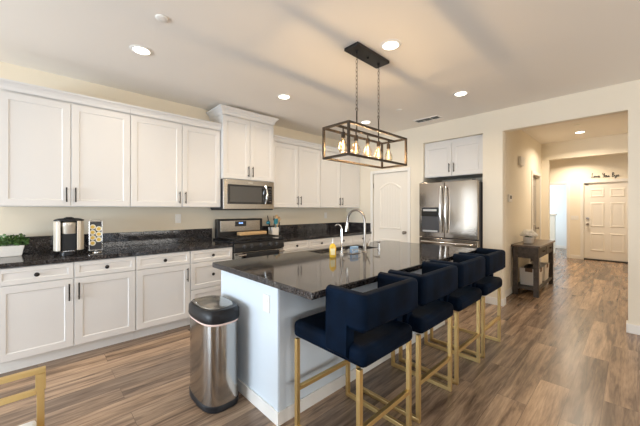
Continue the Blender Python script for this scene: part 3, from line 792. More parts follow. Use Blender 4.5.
# ------------------------------------------------------------------ bar stools
def make_stool():
    t = thing('bar_stool', '', 'bar stool', (0, 0, 0), group='navy velvet bar stools along the island')
    m = MB(); m.box(-0.285, 0.276, -0.245, 0.245, 0.555, 0.662)
    m.build('seat', M['velvet'], t, bevel=0.035, seg=4, smooth=True, angle=60)
    # wrap-around back: a swept wall in plan, cut away below at the rear
    ro, th, hx, hy = 0.036, 0.062, 0.298, 0.268
    path = []   # (x, y, nx, ny) on the outer face
    path += [(0.034, -hy, 0, -1, 0.582), (0.10, -hy, 0, -1, 0.582), (0.178, -hy, 0, -1, 0.582), (0.184, -hy, 0, -1, 0.742), (hx - ro, -hy, 0, -1, 0.742)]
    for i in range(1, 7):
        a = -PI / 2 + PI / 2 * i / 6
        path.append((hx - ro + ro * math.cos(a), -hy + ro + ro * math.sin(a), math.cos(a), math.sin(a), 0.742))
    half = list(path)
    path += [(hx, 0, 1, 0, 0.742)]
    path += [(x, -y, nx, -ny, z) for x, y, nx, ny, z in reversed(half)]
    rings = []
    top = 0.937
    for x, y, nx, ny, zb in path:
        e = 0.024
        ix, iy = x - nx * th, y - ny * th
        kx, ky = x - nx * e, y - ny * e; jx, jy = ix + nx * e, iy + ny * e
        rings.append([(x, y, zb + e), (x, y, top - e), (x - nx * e * 0.3, y - ny * e * 0.3, top - e * 0.3), (kx, ky, top), (jx, jy, top), (ix + nx * e * 0.3, iy + ny * e * 0.3, top - e * 0.3), (ix, iy, top - e), (ix, iy, zb + e), (jx, jy, zb), (kx, ky, zb)])
    m = MB(); m.rings(rings)
    m.build('backrest', M['velvet'], t, bevel=0.006, seg=2, smooth=True, angle=50)
    q = 0.0125
    for sy in (-1, 1):
        y = sy * 0.236
        for x in (-0.245, 0.242):
            MB().box(x - q, x + q, y - q, y + q, 0.026, 0.5545).build('leg', M['gold'], t, bevel=0.0015)
        MB().box(-0.245 - q, 0.242 + q, y - q, y + q, 0.0, 0.0255).build('floor_rail', M['gold'], t, bevel=0.0015)
    MB().box(-0.245 - q, -0.245 + q, -0.223, 0.223, 0.235, 0.26).build('footrest', M['gold'], t, bevel=0.0015)
    MB().box(0.242 - q, 0.242 + q, -0.223, 0.223, 0.235, 0.26).build('crossbar', M['gold'], t, bevel=0.0015)
    return t
st = make_stool()
SL = ['navy velvet bar stool with gold legs, nearest of the four, at the island corner',
      'navy velvet bar stool, second nearest of the row along the island',
      'navy velvet bar stool, third nearest, between the second stool and the farthest one',
      'navy velvet bar stool at the far end of the row, closest to the fridge']
for i, y in enumerate((1.395, 1.985, 2.578, 3.172)):
    if i == 0: st.location = (2.925, y, 0); st['label'] = SL[0]
    else: dup(st, (2.925, y, 0), SL[i])

# gold-framed dining chair cut by the left edge of the photo
t = thing('dining_chair', 'gold metal framed chair with white seat, cut off at the left edge', 'chair', (2.40, -0.235, 0))
q = 0.012
for y in (-0.245, 0.245):
    m = MB(); m.box(-q, q, y - q, y + q, 0, 0.60); m.box(-0.015, 0.015, y - 0.016, y + 0.016, 0.6005, 0.668); m.build('back_leg', M['gold'], t, bevel=0.0015)
    m = MB(); m.box(0.44 - q, 0.44 + q, y - q, y + q, 0, 0.42); m.build('front_leg', M['gold'], t, bevel=0.0015)
MB().box(-0.013, 0.013, -0.261, 0.261, 0.6685, 0.688).build('top_rail', M['gold'], t, bevel=0.002)
MB().box(-0.011, 0.011, -0.2325, 0.2325, 0.585, 0.605).build('back_rail', M['gold'], t, bevel=0.0015)
m = MB()
m.box(-0.011, 0.011, -0.2325, 0.2325, 0.425, 0.452); m.box(0.43, 0.45, -0.2325, 0.2325, 0.4205, 0.447)
for y in (-0.245, 0.245): m.box(0.0125, 0.4275, y - 0.011, y + 0.011, 0.4205, 0.447)
m.build('seat_frame', M['gold'], t)
MB().box(0.0125, 0.428, -0.2325, 0.2325, 0.44, 0.49).build('seat', M['seatwhite'], t, bevel=0.012, seg=3)

# ------------------------------------------------------------------ trash can
t = thing('trash_can', 'tall brushed steel trash can with black lid against the island end', 'trash can', (0, 0, 0))
TX, TY, TA, TB = 2.01, 0.925, 0.212, 0.130
m = MB(); m.loft(TX, TY, [(TA * 0.985, TB * 0.985, 0.0), (TA + 0.004, TB + 0.004, 0.006), (TA + 0.004, TB + 0.004, 0.04), (TA, TB, 0.045)], 3.0, 48); m.build('base_ring', M['blackplastic'], t, smooth=True)
m = MB(); m.loft(TX, TY, [(TA, TB, 0.0455), (TA, TB, 0.575)], 3.0, 48); m.build('body', M['cansteel'], t, smooth=True)
m = MB(); m.loft(TX, TY, [(TA + 0.001, TB + 0.001, 0.574), (TA + 0.004, TB + 0.004, 0.580), (TA + 0.003, TB + 0.003, 0.588)], 3.0, 48); m.build('bin_liner', M['bag'], t, smooth=True)
m = MB(); m.loft(TX, TY, [(TA + 0.006, TB + 0.006, 0.5885), (TA + 0.010, TB + 0.010, 0.60), (TA + 0.008, TB + 0.008, 0.650), (TA - 0.012, TB - 0.008, 0.672), (TA - 0.030, TB - 0.018, 0.672)], 3.0, 48)
lid = m.build('lid', M['blackplastic'], t, smooth=True)
m = MB(); m.loft(TX - 0.012, TY, [(TA - 0.040, TB - 0.022, 0.6722), (TA - 0.043, TB - 0.025, 0.678), (TA - 0.055, TB - 0.037, 0.680)], 3.0, 48); m.build('lid_flap', M['lid'], lid, smooth=True)
m = MB(); m.loft(TX - 0.10, TY - 0.095, [(0.045, 0.010, 0.6722), (0.042, 0.008, 0.681), (0.03, 0.004, 0.683)], 2.4, 20); m.build('sensor', M['nickel'], lid, smooth=True)

# ------------------------------------------------------------------ small things on the counter
# plant
t = thing('potted_plant', 'leafy green plant in a white rectangular planter on the counter', 'potted plant', (0.145, -0.175, 0.914))
m = MB(); m.rings([[(-0.040, -0.085, 0), (0.040, -0.085, 0), (0.040, 0.07, 0), (-0.040, 0.07, 0)], [(-0.055, -0.105, 0.10), (0.055, -0.105, 0.10), (0.055, 0.09, 0.10), (-0.055, 0.09, 0.10)],
                   [(-0.047, -0.097, 0.10), (0.047, -0.097, 0.10), (0.047, 0.082, 0.10), (-0.047, 0.082, 0.10)], [(-0.045, -0.095, 0.088), (0.045, -0.095, 0.088), (0.045, 0.08, 0.088), (-0.045, 0.08, 0.088)]])
m.build('planter', M['pot'], t, bevel=0.003)
MB().box(-0.044, 0.044, -0.094, 0.079, 0.080, 0.094).build('soil', M['soil'], t)
m = MB()
for k in range(260):
    c = Vector((max(-0.06, min(0.07, random.gauss(0, 0.032))), random.uniform(-0.10, 0.10), random.uniform(0.105, 0.185)))
    c.y *= 1.0 + 0.25 * (c.z - 0.105) / 0.08
    if (c.y / 0.13) ** 2 + ((c.z - 0.10) / 0.095) ** 2 > 1.0: continue
    d = Vector((random.uniform(-1, 1) + c.x * 12, random.uniform(-1, 1) + c.y * 5, random.uniform(-0.3, 0.9))).normalized()
    n = d.orthogonal(); n.rotate(Matrix.Rotation(random.uniform(0, 6.28), 3, d))
    L_, w_ = random.uniform(0.022, 0.038), random.uniform(0.009, 0.015)
    up = d.cross(n)
    a = c; tip = c + d * L_ - Vector((0, 0, 0.006))
    b1 = c + d * L_ * 0.45 + n * w_; b2 = c + d * L_ * 0.45 - n * w_; mid = c + d * L_ * 0.5 - up * 0.003
    va, v1, vm, v2, vt = [m.bm.verts.new(p) for p in (a, b1, mid, b2, tip)]
    m.bm.faces.new((va, v1, vm)); m.bm.faces.new((va, vm, v2)); m.bm.faces.new((v1, vt, vm)); m.bm.faces.new((vm, vt, v2))
m.build('foliage', M['leaf'], t)
m = MB()
for k in range(14):
    y = -0.08 + 0.165 * k / 13; m.tube([(random.uniform(-0.02, 0.02), y * 0.9, 0.093), (random.uniform(-0.03, 0.03), y * 1.2, 0.165)], 0.0018, 5)
m.build('stem', M['leaf'], t)

# coffee maker
t = thing('coffee_maker', 'silver and black single-serve coffee maker on the counter', 'coffee maker', (0.36, 0.222, 0.914), rz=-0.08); t.scale = (0.95, 0.95, 1.13)
m = MB(); m.box(-0.15, 0.03, -0.062, 0.062, 0.012, 0.285); m.build('body', M['blackplastic'], t, bevel=0.012, seg=3)
m = MB(); m.loft(0.0, 0, [(0.13, 0.066, 0.0), (0.135, 0.070, 0.004), (0.135, 0.070, 0.030), (0.12, 0.06, 0.034)], 3.2, 32); m.build('drip_tray', M['blackplastic'], t, smooth=True)
for s in (-1, 1):
    m = MB(); y0, y1 = sorted((s * 0.0625, s * 0.125))
    m.rings([[(-0.15, y0, z0), (0.05, y0, z0), (0.085, y0, z0 + 0.01), (0.085, y1 if s < 0 else y0, z0 + 0.01)][:0] or [(x, y, z0) for x, y in ((-0.15, s * 0.0625), (0.085, s * 0.0625), (0.075, s * 0.095), (0.03, s * 0.118), (-0.15, s * 0.118))] for z0 in (0.036, 0.285)])
    m.build('side_panel', M['champagne'], t, bevel=0.006, seg=2)
m = MB(); m.lathe([(0.050, 0.178), (0.056, 0.186), (0.056, 0.235), (0.060, 0.24), (0.060, 0.268), (0.05, 0.276), (0.0, 0.278)], (0.040, 0, 0), 24); m.build('brew_head', M['champagne'], t, smooth=True)
m = MB(); m.loft(-0.04, 0, [(0.13, 0.121, 0.2855), (0.13, 0.121, 0.293), (0.10, 0.09, 0.304), (0.05, 0.05, 0.308)], 3, 32); m.build('top_cap', M['blackplastic'], t, smooth=True)
m = MB(); m.tube([(0.03, -0.035, 0.306), (0.06, -0.02, 0.312), (0.06, 0.02, 0.312), (0.03, 0.035, 0.306)], 0.007, 8); m.build('handle', M['blackplastic'], t, smooth=True)
m = MB(); m.box(0.035, 0.10, -0.045, 0.045, 0.0345, 0.0385); m.build('drip_grid', M['chrome'], t)

# pod carousel with its pods
t = thing('pod_rack', 'chrome revolving coffee pod tower beside the coffee maker', 'pod rack', (0.33, 0.432, 0.914), rz=-0.12)
m = MB(); m.lathe([(0.065, 0), (0.065, 0.006), (0.02, 0.012), (0.0, 0.012)], (0, 0, 0), 24); m.build('base', M['chrome'], t, smooth=True)
m = MB(); m.box(-0.028, 0.028, -0.047, 0.047, 0.022, 0.305); m.build('tower', M['greyside'], t, bevel=0.006)
m = MB(); m.tube([(0, 0, 0.0122), (0, 0, 0.0215)], 0.012, 10); m.build('pivot', M['chrome'], t, smooth=True)
m = MB()
for sy in (-1, 1):
    for x in (-0.036, 0.036): m.tube([(x, sy * 0.052, 0.022), (x, sy * 0.052, 0.312)], 0.003, 6)
for z in (0.022, 0.312): m.tube([(-0.036, -0.052, z), (0.036, -0.052, z), (0.036, 0.052, z), (-0.036, 0.052, z)], 0.003, 6, closed=True)
m.tube([(0, -0.052, 0.312), (0, -0.03, 0.326), (0, 0.03, 0.326), (0, 0.052, 0.312)], 0.003, 6)
m.build('wire_frame', M['chrome'], t)
pods = []
for colk, (ang, zs) in enumerate(((-0.0245, (0.094, 0.148, 0.202, 0.256)), (0.0245, (0.128, 0.182, 0.236)))):
    for i, z in enumerate(zs):
        pods.append((ang, z, colk, i))
ROW = [['lowest', 'second lowest', 'second highest', 'highest'], ['lowest', 'middle', 'highest']]
proto = None
wrz = -0.12
for ang, z, c, i in pods:
    a = wrz
    loc = (0.33 + 0.0286 * math.cos(a) - ang * math.sin(a), 0.432 + 0.0286 * math.sin(a) + ang * math.cos(a), 0.914 + z)
    lab = '%s yellow-topped coffee pod in the %s column of the chrome tower' % (ROW[c][i], ('left', 'right')[c])
    if proto is None:
        proto = thing('coffee_pod', lab, 'coffee pod', loc, a, 'coffee pods in the chrome tower')
        m = MB(); m.lathe([(0.019, 0.0), (0.023, 0.018), (0.0262, 0.019), (0.0262, 0.022), (0.0, 0.022)], (0, 0, 0), 18, 'x'); m.build('cup', M['pod'], proto, smooth=True)
        m = MB(); m.lathe([(0.0165, 0.0222), (0.0145, 0.024), (0.0, 0.024)], (0, 0, 0), 18, 'x'); m.build('foil_lid', M['podc'], proto, smooth=True)
    else:
        n = dup(proto, loc, lab); n.rotation_euler = (0, 0, a)

# utensil crock and utensils
cx_, cy_ = 0.20, 2.70
t = thing('utensil_crock', 'white square utensil crock on the counter right of the stove', 'crock', (cx_, cy_, 0.914))
m = MB(); r = lambda s, z: [(-s, -s, z), (s, -s, z), (s, s, z), (-s, s, z)]
m.rings([r(0.056, 0), r(0.060, 0.15), r(0.054, 0.15), r(0.050, 0.012)]); m.build('pot', M['pot'], t, bevel=0.004)
def utensil(name, label, cat, x, y, tilt, ang, hl, hmat, head, wmat):
    t = thing(name, label, cat, (cx_ + x, cy_ + y, 0.914 + 0.0135)); t.rotation_euler = (0, tilt, ang)
    m = MB(); m.tube([(0, 0, 0), (0, 0, hl)], [0.007, 0.0095], 8); m.build('handle', hmat, t, smooth=True)
    m = MB()
    if head == 'spoon': m.ball((0, 0, hl + 0.038), 0.046, 12, 8, (0.55, 0.75, 1))
    elif head == 'spatula': m.box(-0.003, 0.003, -0.032, 0.032, hl, hl + 0.085)
    elif head == 'ladle': m.ball((0.012, 0, hl + 0.022), 0.040, 12, 8, (0.8, 1, 0.7))
    elif head == 'fork':
        m.box(-0.003, 0.003, -0.022, 0.022, hl, hl + 0.03)
        for k in (-0.018, 0, 0.018): m.box(-0.0025, 0.0025, k - 0.004, k + 0.004, hl + 0.03, hl + 0.075)
    m.build({'spoon': 'bowl', 'ladle': 'bowl', 'spatula': 'blade', 'fork': 'tines'}[head], wmat, t, bevel=0.0015 if head in ('spatula', 'fork') else 0, smooth=head in ('spoon', 'ladle'))
utensil('ladle', 'teal ladle leaning out of the left side of the crock', 'ladle', 0.006, -0.030, 0.26, -1.7, 0.20, M['blackplastic'], 'ladle', M['teal'])
utensil('spatula', 'teal spatula standing in the front of the utensil crock', 'spatula', 0.032, 0.004, 0.16, -0.1, 0.19, M['teal'], 'spatula', M['teal'])
utensil('wooden_spoon', 'light wooden spoon standing upright in the middle of the crock', 'spoon', 0.004, 0.006, 0.12, 1.0, 0.25, M['woodlight'], 'spoon', M['woodlight'])
utensil('wooden_spoon', 'wooden spoon leaning farthest right out of the crock', 'spoon', 0.012, 0.022, 0.24, 1.45, 0.225, M['woodlight'], 'spoon', M['woodlight'])
utensil('serving_fork', 'dark serving fork leaning out of the back of the crock', 'fork', -0.024, 0.020, 0.2, 2.3, 0.245, M['blackplastic'], 'fork', M['brownleather'])
utensil('slotted_turner', 'black turner leaning left in the back of the crock', 'turner', -0.026, -0.02, 0.2, -2.0, 0.24, M['blackplastic'], 'spatula', M['blackplastic'])
o = tag(MB().lathe([(0.020, 0.0), (0.022, 0.006), (0.022, 0.15), (0.012, 0.18), (0.010, 0.205), (0.014, 0.207), (0.014, 0.225), (0, 0.225)], (0.19, 2.815, 0.914), 16).build('oil_bottle', M['blackglass'], smooth=True), 'dark bottle on the counter just right of the utensil crock', 'bottle')

# ------------------------------------------------------------------ wall plates and hall devices
def plate(name, label, cat, fm, u, v, w, h, kind):
    t = thing(name, label, cat, fm(u, v, 0))
    c = Vector(fm(u, v, 0))
    def bx(a0, a1, b0, b1, w0, w1):
        m = MB(); P0 = [Vector(fm(u + a, v + b, w0)) - c for a, b in ((a0, b0), (a1, b0), (a1, b1), (a0, b1))]
        P1 = [Vector(fm(u + a, v + b, w1)) - c for a, b in ((a0, b0), (a1, b0), (a1, b1), (a0, b1))]
        return m.rings([P0, P1])
    bx(-w / 2, w / 2, -h / 2, h / 2, 0.0005, 0.006).build('cover_plate', M['plate'], t, bevel=0.002)
    if kind == 'outlet':
        for dv in (-0.022, 0.022): bx(-0.015, 0.015, dv - 0.014, dv + 0.014, 0.0062, 0.0085).build('socket', M['trim'], t, bevel=0.001)
    else:
        n = kind
        for k in range(n):
            du = (k - (n - 1) / 2) * 0.046
            bx(du - 0.016, du + 0.016, -0.033, 0.033, 0.0062, 0.009).build('rocker', M['trim'], t, bevel=0.001)
plate('wall_outlet', 'white outlet on the wall above the left counter', 'outlet', fxm(0.0), 1.337, 1.225, 0.07, 0.115, 'outlet')
plate('wall_outlet', 'white outlet on the wall behind the gooseneck faucet', 'outlet', fxm(0.0), 4.05, 1.225, 0.07, 0.115, 'outlet')
plate('wall_outlet', 'white outlet low on the white end panel of the island', 'outlet', fym(1.0915), 2.447, 0.732, 0.075, 0.115, 'outlet')
plate('light_switch', 'white three-gang switch plate left of the front door', 'light switch', fym(YD), 3.02, 1.11, 0.165, 0.115, 3)
t = thing('alarm_siren', 'white box high on the hall wall', 'alarm', (2.76, 6.07, 2.10)); MB().box(0.001, 0.045, -0.13, 0.13, 0, 0.15).build('housing', M['plate'], t, bevel=0.012, seg=3)
m = MB(); m.lathe([(0.018, 0), (0.016, -0.014), (0.0, -0.018)], (0.022, 0, -0.0005), 12); m.build('sensor', M['plate'], t, smooth=True)
t = thing('thermostat', 'white thermostat at eye level on the hall wall', 'thermostat', (2.76, 5.40, 1.46)); MB().box(0.001, 0.026, -0.085, 0.085, 0, 0.12).build('housing', M['plate'], t, bevel=0.006)
MB().box(0.0262, 0.028, -0.045, 0.045, 0.05, 0.10).build('screen', M['greyside'], t)

# script lettering above the front door
STROKES = {
    'L': [[(0.35, 0.95), (0.25, 1.05), (0.12, 0.9), (0.15, 0.4), (0.05, 0.05), (0.25, 0.02), (0.5, 0.12)]],
    'o': [[(0.0, 0.2), (0.2, 0.42), (0.05, 0.35), (0.02, 0.12), (0.18, 0.02), (0.34, 0.2), (0.24, 0.42), (0.45, 0.36)]],
    'v': [[(0.0, 0.4), (0.12, 0.38), (0.2, 0.02), (0.38, 0.40), (0.5, 0.36)]],
    'e': [[(0.0, 0.15), (0.26, 0.26), (0.2, 0.43), (0.04, 0.28), (0.12, 0.02), (0.45, 0.15)]],
    'Y': [[(0.0, 0.95), (0.08, 1.0), (0.14, 0.58), (0.3, 0.56), (0.45, 0.98)], [(0.45, 0.98), (0.38, 0.3), (0.25, 0.0), (0.12, 0.1)]],
    'u': [[(0.0, 0.4), (0.06, 0.08), (0.2, 0.04), (0.34, 0.4), (0.36, 0.05), (0.5, 0.12)]],
    'B': [[(0.12, 0.0), (0.2, 0.95)], [(0.1, 0.85), (0.35, 1.02), (0.48, 0.78), (0.24, 0.54), (0.52, 0.36), (0.42, 0.06), (0.1, 0.02)]],
    'y': [[(0.0, 0.4), (0.08, 0.1), (0.22, 0.12), (0.34, 0.42), (0.26, -0.25), (0.08, -0.32), (0.14, -0.1), (0.48, 0.12)]],
}
ADV = dict(L=0.48, o=0.42, v=0.46, e=0.44, Y=0.5, u=0.48, B=0.6, y=0.46)
def smooth_pts(p, n=5):
    out = []
    for i in range(len(p) - 1):
        p0 = p[max(i - 1, 0)]; p1 = p[i]; p2 = p[i + 1]; p3 = p[min(i + 2, len(p) - 1)]
        for k in range(n):
            t_ = k / n
            out.append(tuple(0.5 * ((2 * b) + (-a + c) * t_ + (2 * a - 5 * b + 4 * c - d) * t_ ** 2 + (-a + 3 * b - 3 * c + d) * t_ ** 3) for a, b, c, d in zip(p0, p1, p2, p3)))
    out.append(tuple(p[-1])); return out
t = thing('word_sign', 'black script lettering reading Love You Bye above the front door', 'sign', (3.36, YD, 2.17))
x = 0.0; sc_ = 0.105; rise = 0.0
for word in ('Love', 'You', 'Bye'):
    m = MB()
    for ch in word:
        for s in STROKES[ch]:
            m.tube([(x + a * sc_ * 0.92, -0.006, b * sc_) for a, b in smooth_pts(s)], 0.0060, 6)
        x += ADV[ch] * sc_ * 0.92
    m.build('word', M['black'], t, smooth=True)
    x += 0.035

# ------------------------------------------------------------------ console table in the hall
CX0, CX1, CY0, CY1, CH = 2.784, 3.122, 5.50, 6.76, 0.785
t = thing('console_table', 'grey-brown wooden console table against the hall wall', 'console table', (0, 0, 0))
lw = 0.065
for x in (CX0, CX1 - lw):
    for y in (CY0, CY1 - lw): MB().box(x, x + lw, y, y + lw, 0, CH - 0.0305).build('leg', M['woodgrey'], t, bevel=0.003)
MB().box(CX0 - 0.018, CX1 + 0.022, CY0 - 0.022, CY1 + 0.022, CH - 0.03, CH).build('tabletop', M['woodtop'], t, bevel=0.004)
m = MB(); m.box(CX0 + lw, CX1 - lw, CY0 + 0.008, CY0 + 0.028, CH - 0.20, CH - 0.031); m.box(CX0 + lw, CX1 - lw, CY1 - 0.028, CY1 - 0.008, CH - 0.20, CH - 0.031); m.box(CX0 + 0.008, CX0 + 0.028, CY0 + lw, CY1 - lw, CH - 0.20, CH - 0.031)
m.box(CX1 - 0.035, CX1 - 0.015, CY0 + lw, CY1 - lw, CH - 0.20, CH - 0.18)
m.build('apron', M['woodgrey'], t)
ym = (CY0 + CY1) / 2
for a, b in ((CY0 + lw + 0.006, ym - 0.006), (ym + 0.006, CY1 - lw - 0.006)):
    d = MB().shaker(fxm(CX1 - 0.018), a, b, CH - 0.176, CH - 0.036, 0.018, 0.018, 0.004, 0.003).build('drawer', M['woodgrey'], t)
    m = MB(); c = (a + b) / 2; m.tube([(CX1 + 0.0, c - 0.05, CH - 0.10), (CX1 + 0.022, c - 0.045, CH - 0.105), (CX1 + 0.022, c + 0.045, CH - 0.105), (CX1 + 0.0, c + 0.05, CH - 0.10)], 0.006, 8); m.build('handle', M['blackmetal'], d, smooth=True)
m = MB(); m.box(CX0 + 0.01, CX1 - 0.01, CY0 + lw, CY1 - lw, 0.10, 0.125); m.box(CX0 + lw, CX1 - lw, CY0 + 0.01, CY0 + lw, 0.10, 0.125); m.box(CX0 + lw, CX1 - lw, CY1 - lw, CY1 - 0.01, 0.10, 0.125)
m.build('shelf', M['woodgrey'], t)
# vase of flowers
t = thing('flower_vase', 'white vase of white flowers on the console table', 'vase', (2.925, 5.86, CH)); t.scale = (1.3, 1.3, 1.25)
m = MB(); m.lathe([(0.048, 0), (0.056, 0.01), (0.058, 0.085), (0.050, 0.085), (0.048, 0.02), (0.0, 0.018)], (0, 0, 0), 20); m.build('vase', M['pot'], t, smooth=True)
m = MB()
fl = [(0, 0, 0.145)]
for k in range(7): fl.append((0.060 * math.cos(k * 0.9), 0.060 * math.sin(k * 0.9), 0.108 + 0.010 * (k % 2)))
for k in range(6): fl.append((0.035 * math.cos(k * 1.05 + 0.4), 0.035 * math.sin(k * 1.05 + 0.4), 0.132 + 0.008 * (k % 3)))
for fxp, fyp, fzp in fl:
    for j in range(16):
        d = Vector((random.gauss(0, 1), random.gauss(0, 1), abs(random.gauss(0.4, 0.8)))).normalized()
        m.ball(Vector((fxp, fyp, fzp)) + d * 0.020, 0.022, 6, 4, (1, 1, 0.8))
m.build('blossom', M['petal'], t, smooth=True)
m = MB()
for fxp, fyp, fzp in fl: m.tube([(fxp * 0.3, fyp * 0.3, 0.03), (fxp * 0.6, fyp * 0.6, 0.09), (fxp, fyp, fzp)], 0.003, 5)
m.build('stem', M['leaf'], t)
# fabric storage bins on the shelf
def bin_(label, y0, y1):
    t = thing('storage_bin', label, 'storage bin', (2.96, (y0 + y1) / 2, 0.1255)); hx, hy = 0.13, (y1 - y0) / 2
    r = lambda d, z: [(-hx + d, -hy + d, z), (hx - d, -hy + d, z), (hx - d, hy - d, z), (-hx + d, hy - d, z)]
    m = MB(); m.rings([r(0.012, 0), r(0, 0.27), r(0.008, 0.27), r(0.018, 0.012)]); m.build('basket', M['cloth'], t, bevel=0.006)
    for f in (lambda a, z, w: (hx + w - 0.003, a, z), lambda a, z, w: (a, -hy - w + 0.003, z)):
        m = MB(); m.rings([[f(a, z, 0.0) for a, z in ((-0.05, 0.215), (0.05, 0.215), (0.05, 0.275), (-0.05, 0.275))], [f(a, z, 0.008) for a, z in ((-0.05, 0.215), (0.05, 0.215), (0.05, 0.275), (-0.05, 0.275))]]); m.build('handle_tab', M['brownleather'], t, bevel=0.002)
    return t
bin_('white fabric bin with brown tabs on the near end of the console shelf', 5.70, 6.05)
bin_('white fabric bin with brown tabs on the far end of the console shelf', 6.22, 6.57)
o = MB().ball((2.94, 5.90, 0.385), 0.10, 14, 8, (0.85, 1.2, 0.55)).build('folded_blanket', M['black'], smooth=True); tag(o, 'dark rolled blanket sticking out of the near bin on the console shelf', 'blanket')

# ------------------------------------------------------------------ ceiling fixtures
def rlight(label, x, y, proto=None, power=None):
    if proto:
        t = dup(proto, (x, y, CEIL), label)
    else:
        t = thing('recessed_light', label, 'ceiling light', (x, y, CEIL), group='recessed ceiling lights')
        m = MB(); m.lathe([(0.058, -0.001), (0.060, -0.006), (0.080, -0.006), (0.088, -0.001)], (0, 0, 0), 32); 
        m2 = MB()
        out = []
        for r_, z_ in ((0.063, -0.0005), (0.066, -0.008), (0.084, -0.006), (0.090, -0.0005)):
            out.append([(r_ * math.cos(2 * PI * k / 32), r_ * math.sin(2 * PI * k / 32), z_) for k in range(32)])
        m2.rings(out, cap=False); m2.build('trim_ring', M['trim'], t, smooth=True)
        m3 = MB(); m3.lathe([(0.0625, -0.0008), (0.0625, -0.0045), (0.04, -0.0055), (0.0, -0.006)], (0, 0, 0), 32); m3.build('lens', M['lens'], t, smooth=True)
        m.bm.free()
    area('recessed_lamp', (x, y, CEIL - 0.012), (0, 0, 0), 0.12, 0.12, power or R_LIGHT, WARM, 'DISK', math.radians(150))
    return t
p0 = rlight('recessed ceiling light above the left counter, nearest the camera', 1.14, 0.66)
rlight('recessed ceiling light right beside the pendant canopy', 2.69, 2.17, p0)
rlight('recessed ceiling light in front of the tall microwave cabinet', 1.135, 2.21, p0)
rlight('recessed ceiling light in front of the fridge niche, near the vent', 2.68, 3.69, p0)
rlight('recessed ceiling light seen just above the pendant frame', 1.17, 3.80, p0)
rlight('recessed ceiling light in the hall past the opening', 3.453, 7.10, p0, 22.0)
rlight('recessed ceiling light in the entry behind the header', 3.05, 9.95, p0, 27.0)
def disc(name, label, cat, x, y, r, h):
    t = MB().lathe([(r, 0), (r, -h * 0.6), (r * 0.8, -h), (0.0, -h)], (x, y, CEIL - 0.0005), 24).build(name, M['trim'], smooth=True)
    tag(t, label, cat)
disc('smoke_detector', 'small flat white disc on the ceiling above the left cabinets', 'smoke detector', 1.742, 0.657, 0.042, 0.012)
disc('sprinkler_cap', 'small flat white sprinkler cap on the ceiling between pendant and vent', 'sprinkler', 1.844, 3.68, 0.042, 0.008)
disc('sprinkler_cap', 'small flat white sprinkler cap on the hall ceiling', 'sprinkler', 3.472, 6.47, 0.042, 0.008)
t = thing('ceiling_vent', 'rectangular white ceiling air vent above the fridge niche', 'vent', (1.92, 4.37, CEIL))
m = MB()
for b in ((-0.20, 0.20, -0.085, -0.065), (-0.20, 0.20, 0.065, 0.085), (-0.20, -0.18, -0.065, 0.065), (0.18, 0.20, -0.065, 0.065)): m.box(*b, -0.008, -0.0005)
m.build('frame', M['trim'], t)
MB().box(-0.18, 0.18, -0.065, 0.065, -0.002, -0.0006).build('duct', M['greyside'], t)
m = MB()
for k in range(10):
    y = -0.058 + k * 0.0129; m.quad((-0.18, y, -0.008), (0.18, y, -0.008), (0.18, y + 0.009, -0.003), (-0.18, y + 0.009, -0.003))
for x in (-0.06, 0.06): m.box(x - 0.004, x + 0.004, -0.065, 0.065, -0.0085, -0.002)
m.build('louvre', M['trim'], t)

# ------------------------------------------------------------------ pendant
PX, PY = 2.46, 2.155
t = thing('pendant_light', 'bronze open-frame linear pendant with five filament bulbs above the island', 'pendant light', (PX, PY, 1.765))
hx, hy, H_ = 0.137, 0.420, 0.268; q = 0.009
m = MB()
for z in (q, H_ - q):
    for sx in (-1, 1): m.box(sx * hx - q, sx * hx + q, -hy - q, hy + q, z - q, z + q)
    for sy in (-1, 1): m.box(-hx + q, hx - q, sy * hy - q, sy * hy + q, z - q, z + q)
for sx in (-1, 1):
    for sy in (-1, 1): m.box(sx * hx - q, sx * hx + q, sy * hy - q, sy * hy + q, 2 * q, H_ - 2 * q)
m.box(-q, q, -hy + q, hy - q, H_ - 2 * q, H_)
m.build('frame', M['bronze'], t, bevel=0.001)
zc = 2.74 - 1.765
m = MB(); m.box(-0.075, 0.075, -0.235, 0.235, zc - 0.028, zc - 0.0008); m.build('canopy', M['blackmetal'], t, bevel=0.004)
m = MB(); m.lathe([(0.010, 0), (0.010, -0.010), (0.0, -0.014)], (0, 0, zc - 0.0285), 12); m.build('finial', M['blackmetal'], t, smooth=True)
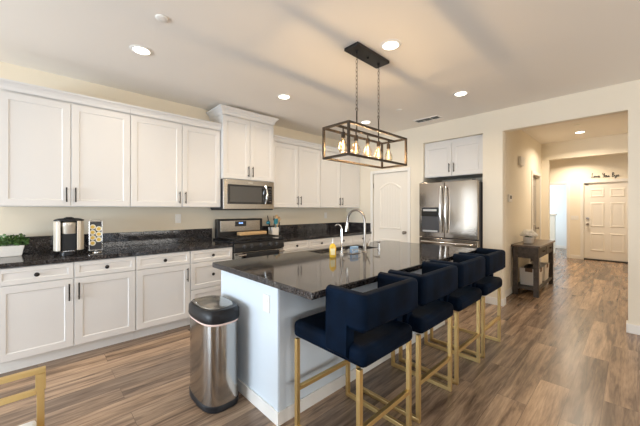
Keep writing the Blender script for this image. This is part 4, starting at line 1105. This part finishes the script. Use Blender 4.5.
for y in (-0.155, 0.165):
    m = MB(); m.tube([(0, y, H_ + 0.001), (0, y, H_ + 0.165)], 0.0065, 10); m.tube([(0.0, y + 0.014 * math.cos(a), H_ + 0.178 + 0.014 * math.sin(a)) for a in [2 * PI * k / 14 for k in range(14)]], 0.003, 6, closed=True)
    m.build('rod', M['bronze'], t, smooth=True)
    m = MB(); z0 = H_ + 0.200; z1 = zc - 0.045; n = 14
    for k in range(n):
        zc_ = z0 + (z1 - z0) * k / (n - 1); rot = k % 2
        pts = []
        for a in [2 * PI * j / 12 for j in range(12)]:
            du, dz = 0.009 * math.cos(a), 0.021 * math.sin(a)
            pts.append((du if rot else 0, y + (0 if rot else du), zc_ + dz))
        m.tube(pts, 0.0022, 5, closed=True)
    m.build('chain', M['bronze'], t, smooth=True)
    m = MB(); m.lathe([(0.014, 0), (0.012, -0.012), (0.004, -0.016), (0.004, -0.024), (0, -0.024)], (0, y, zc - 0.0285), 12); m.build('chain_loop', M['blackmetal'], t, smooth=True)
for k in range(5):
    y = -0.330 + 0.165 * k
    m = MB(); m.lathe([(0.006, H_ - 2 * q - 0.0005), (0.006, H_ - 0.045), (0.017, H_ - 0.050), (0.018, H_ - 0.095), (0.0, H_ - 0.095)], (0, y, 0), 14); sk = m.build('socket', M['bronze'], t, smooth=True)
    prof = [(0.012, H_ - 0.0955), (0.013, H_ - 0.105), (0.020, H_ - 0.125), (0.032, H_ - 0.150), (0.039, H_ - 0.178), (0.037, H_ - 0.200), (0.026, H_ - 0.221), (0.010, H_ - 0.230), (0.0, H_ - 0.231)]
    m = MB(); m.lathe(prof, (0, y, 0), 18); bl = m.build('bulb', M['bulbglass'], t, smooth=True)
    m = MB()
    for j in range(4):
        a = 2 * PI * j / 4 + 0.4; m.tube([(0.004 * math.cos(a), y + 0.004 * math.sin(a), H_ - 0.115), (0.009 * math.cos(a), y + 0.009 * math.sin(a), H_ - 0.195)], 0.0016, 5)
    m.build('filament', M['filament'], bl)
    d = bpy.data.lights.new('bulb_lamp', 'POINT'); d.energy = 5.5; d.color = (1.0, 0.72, 0.42); d.shadow_soft_size = 0.012; d.specular_factor = 0.15
    lo = bpy.data.objects.new('bulb_lamp', d); COL.objects.link(lo); lo.location = (PX, PY + y, 1.765 + H_ - 0.155)
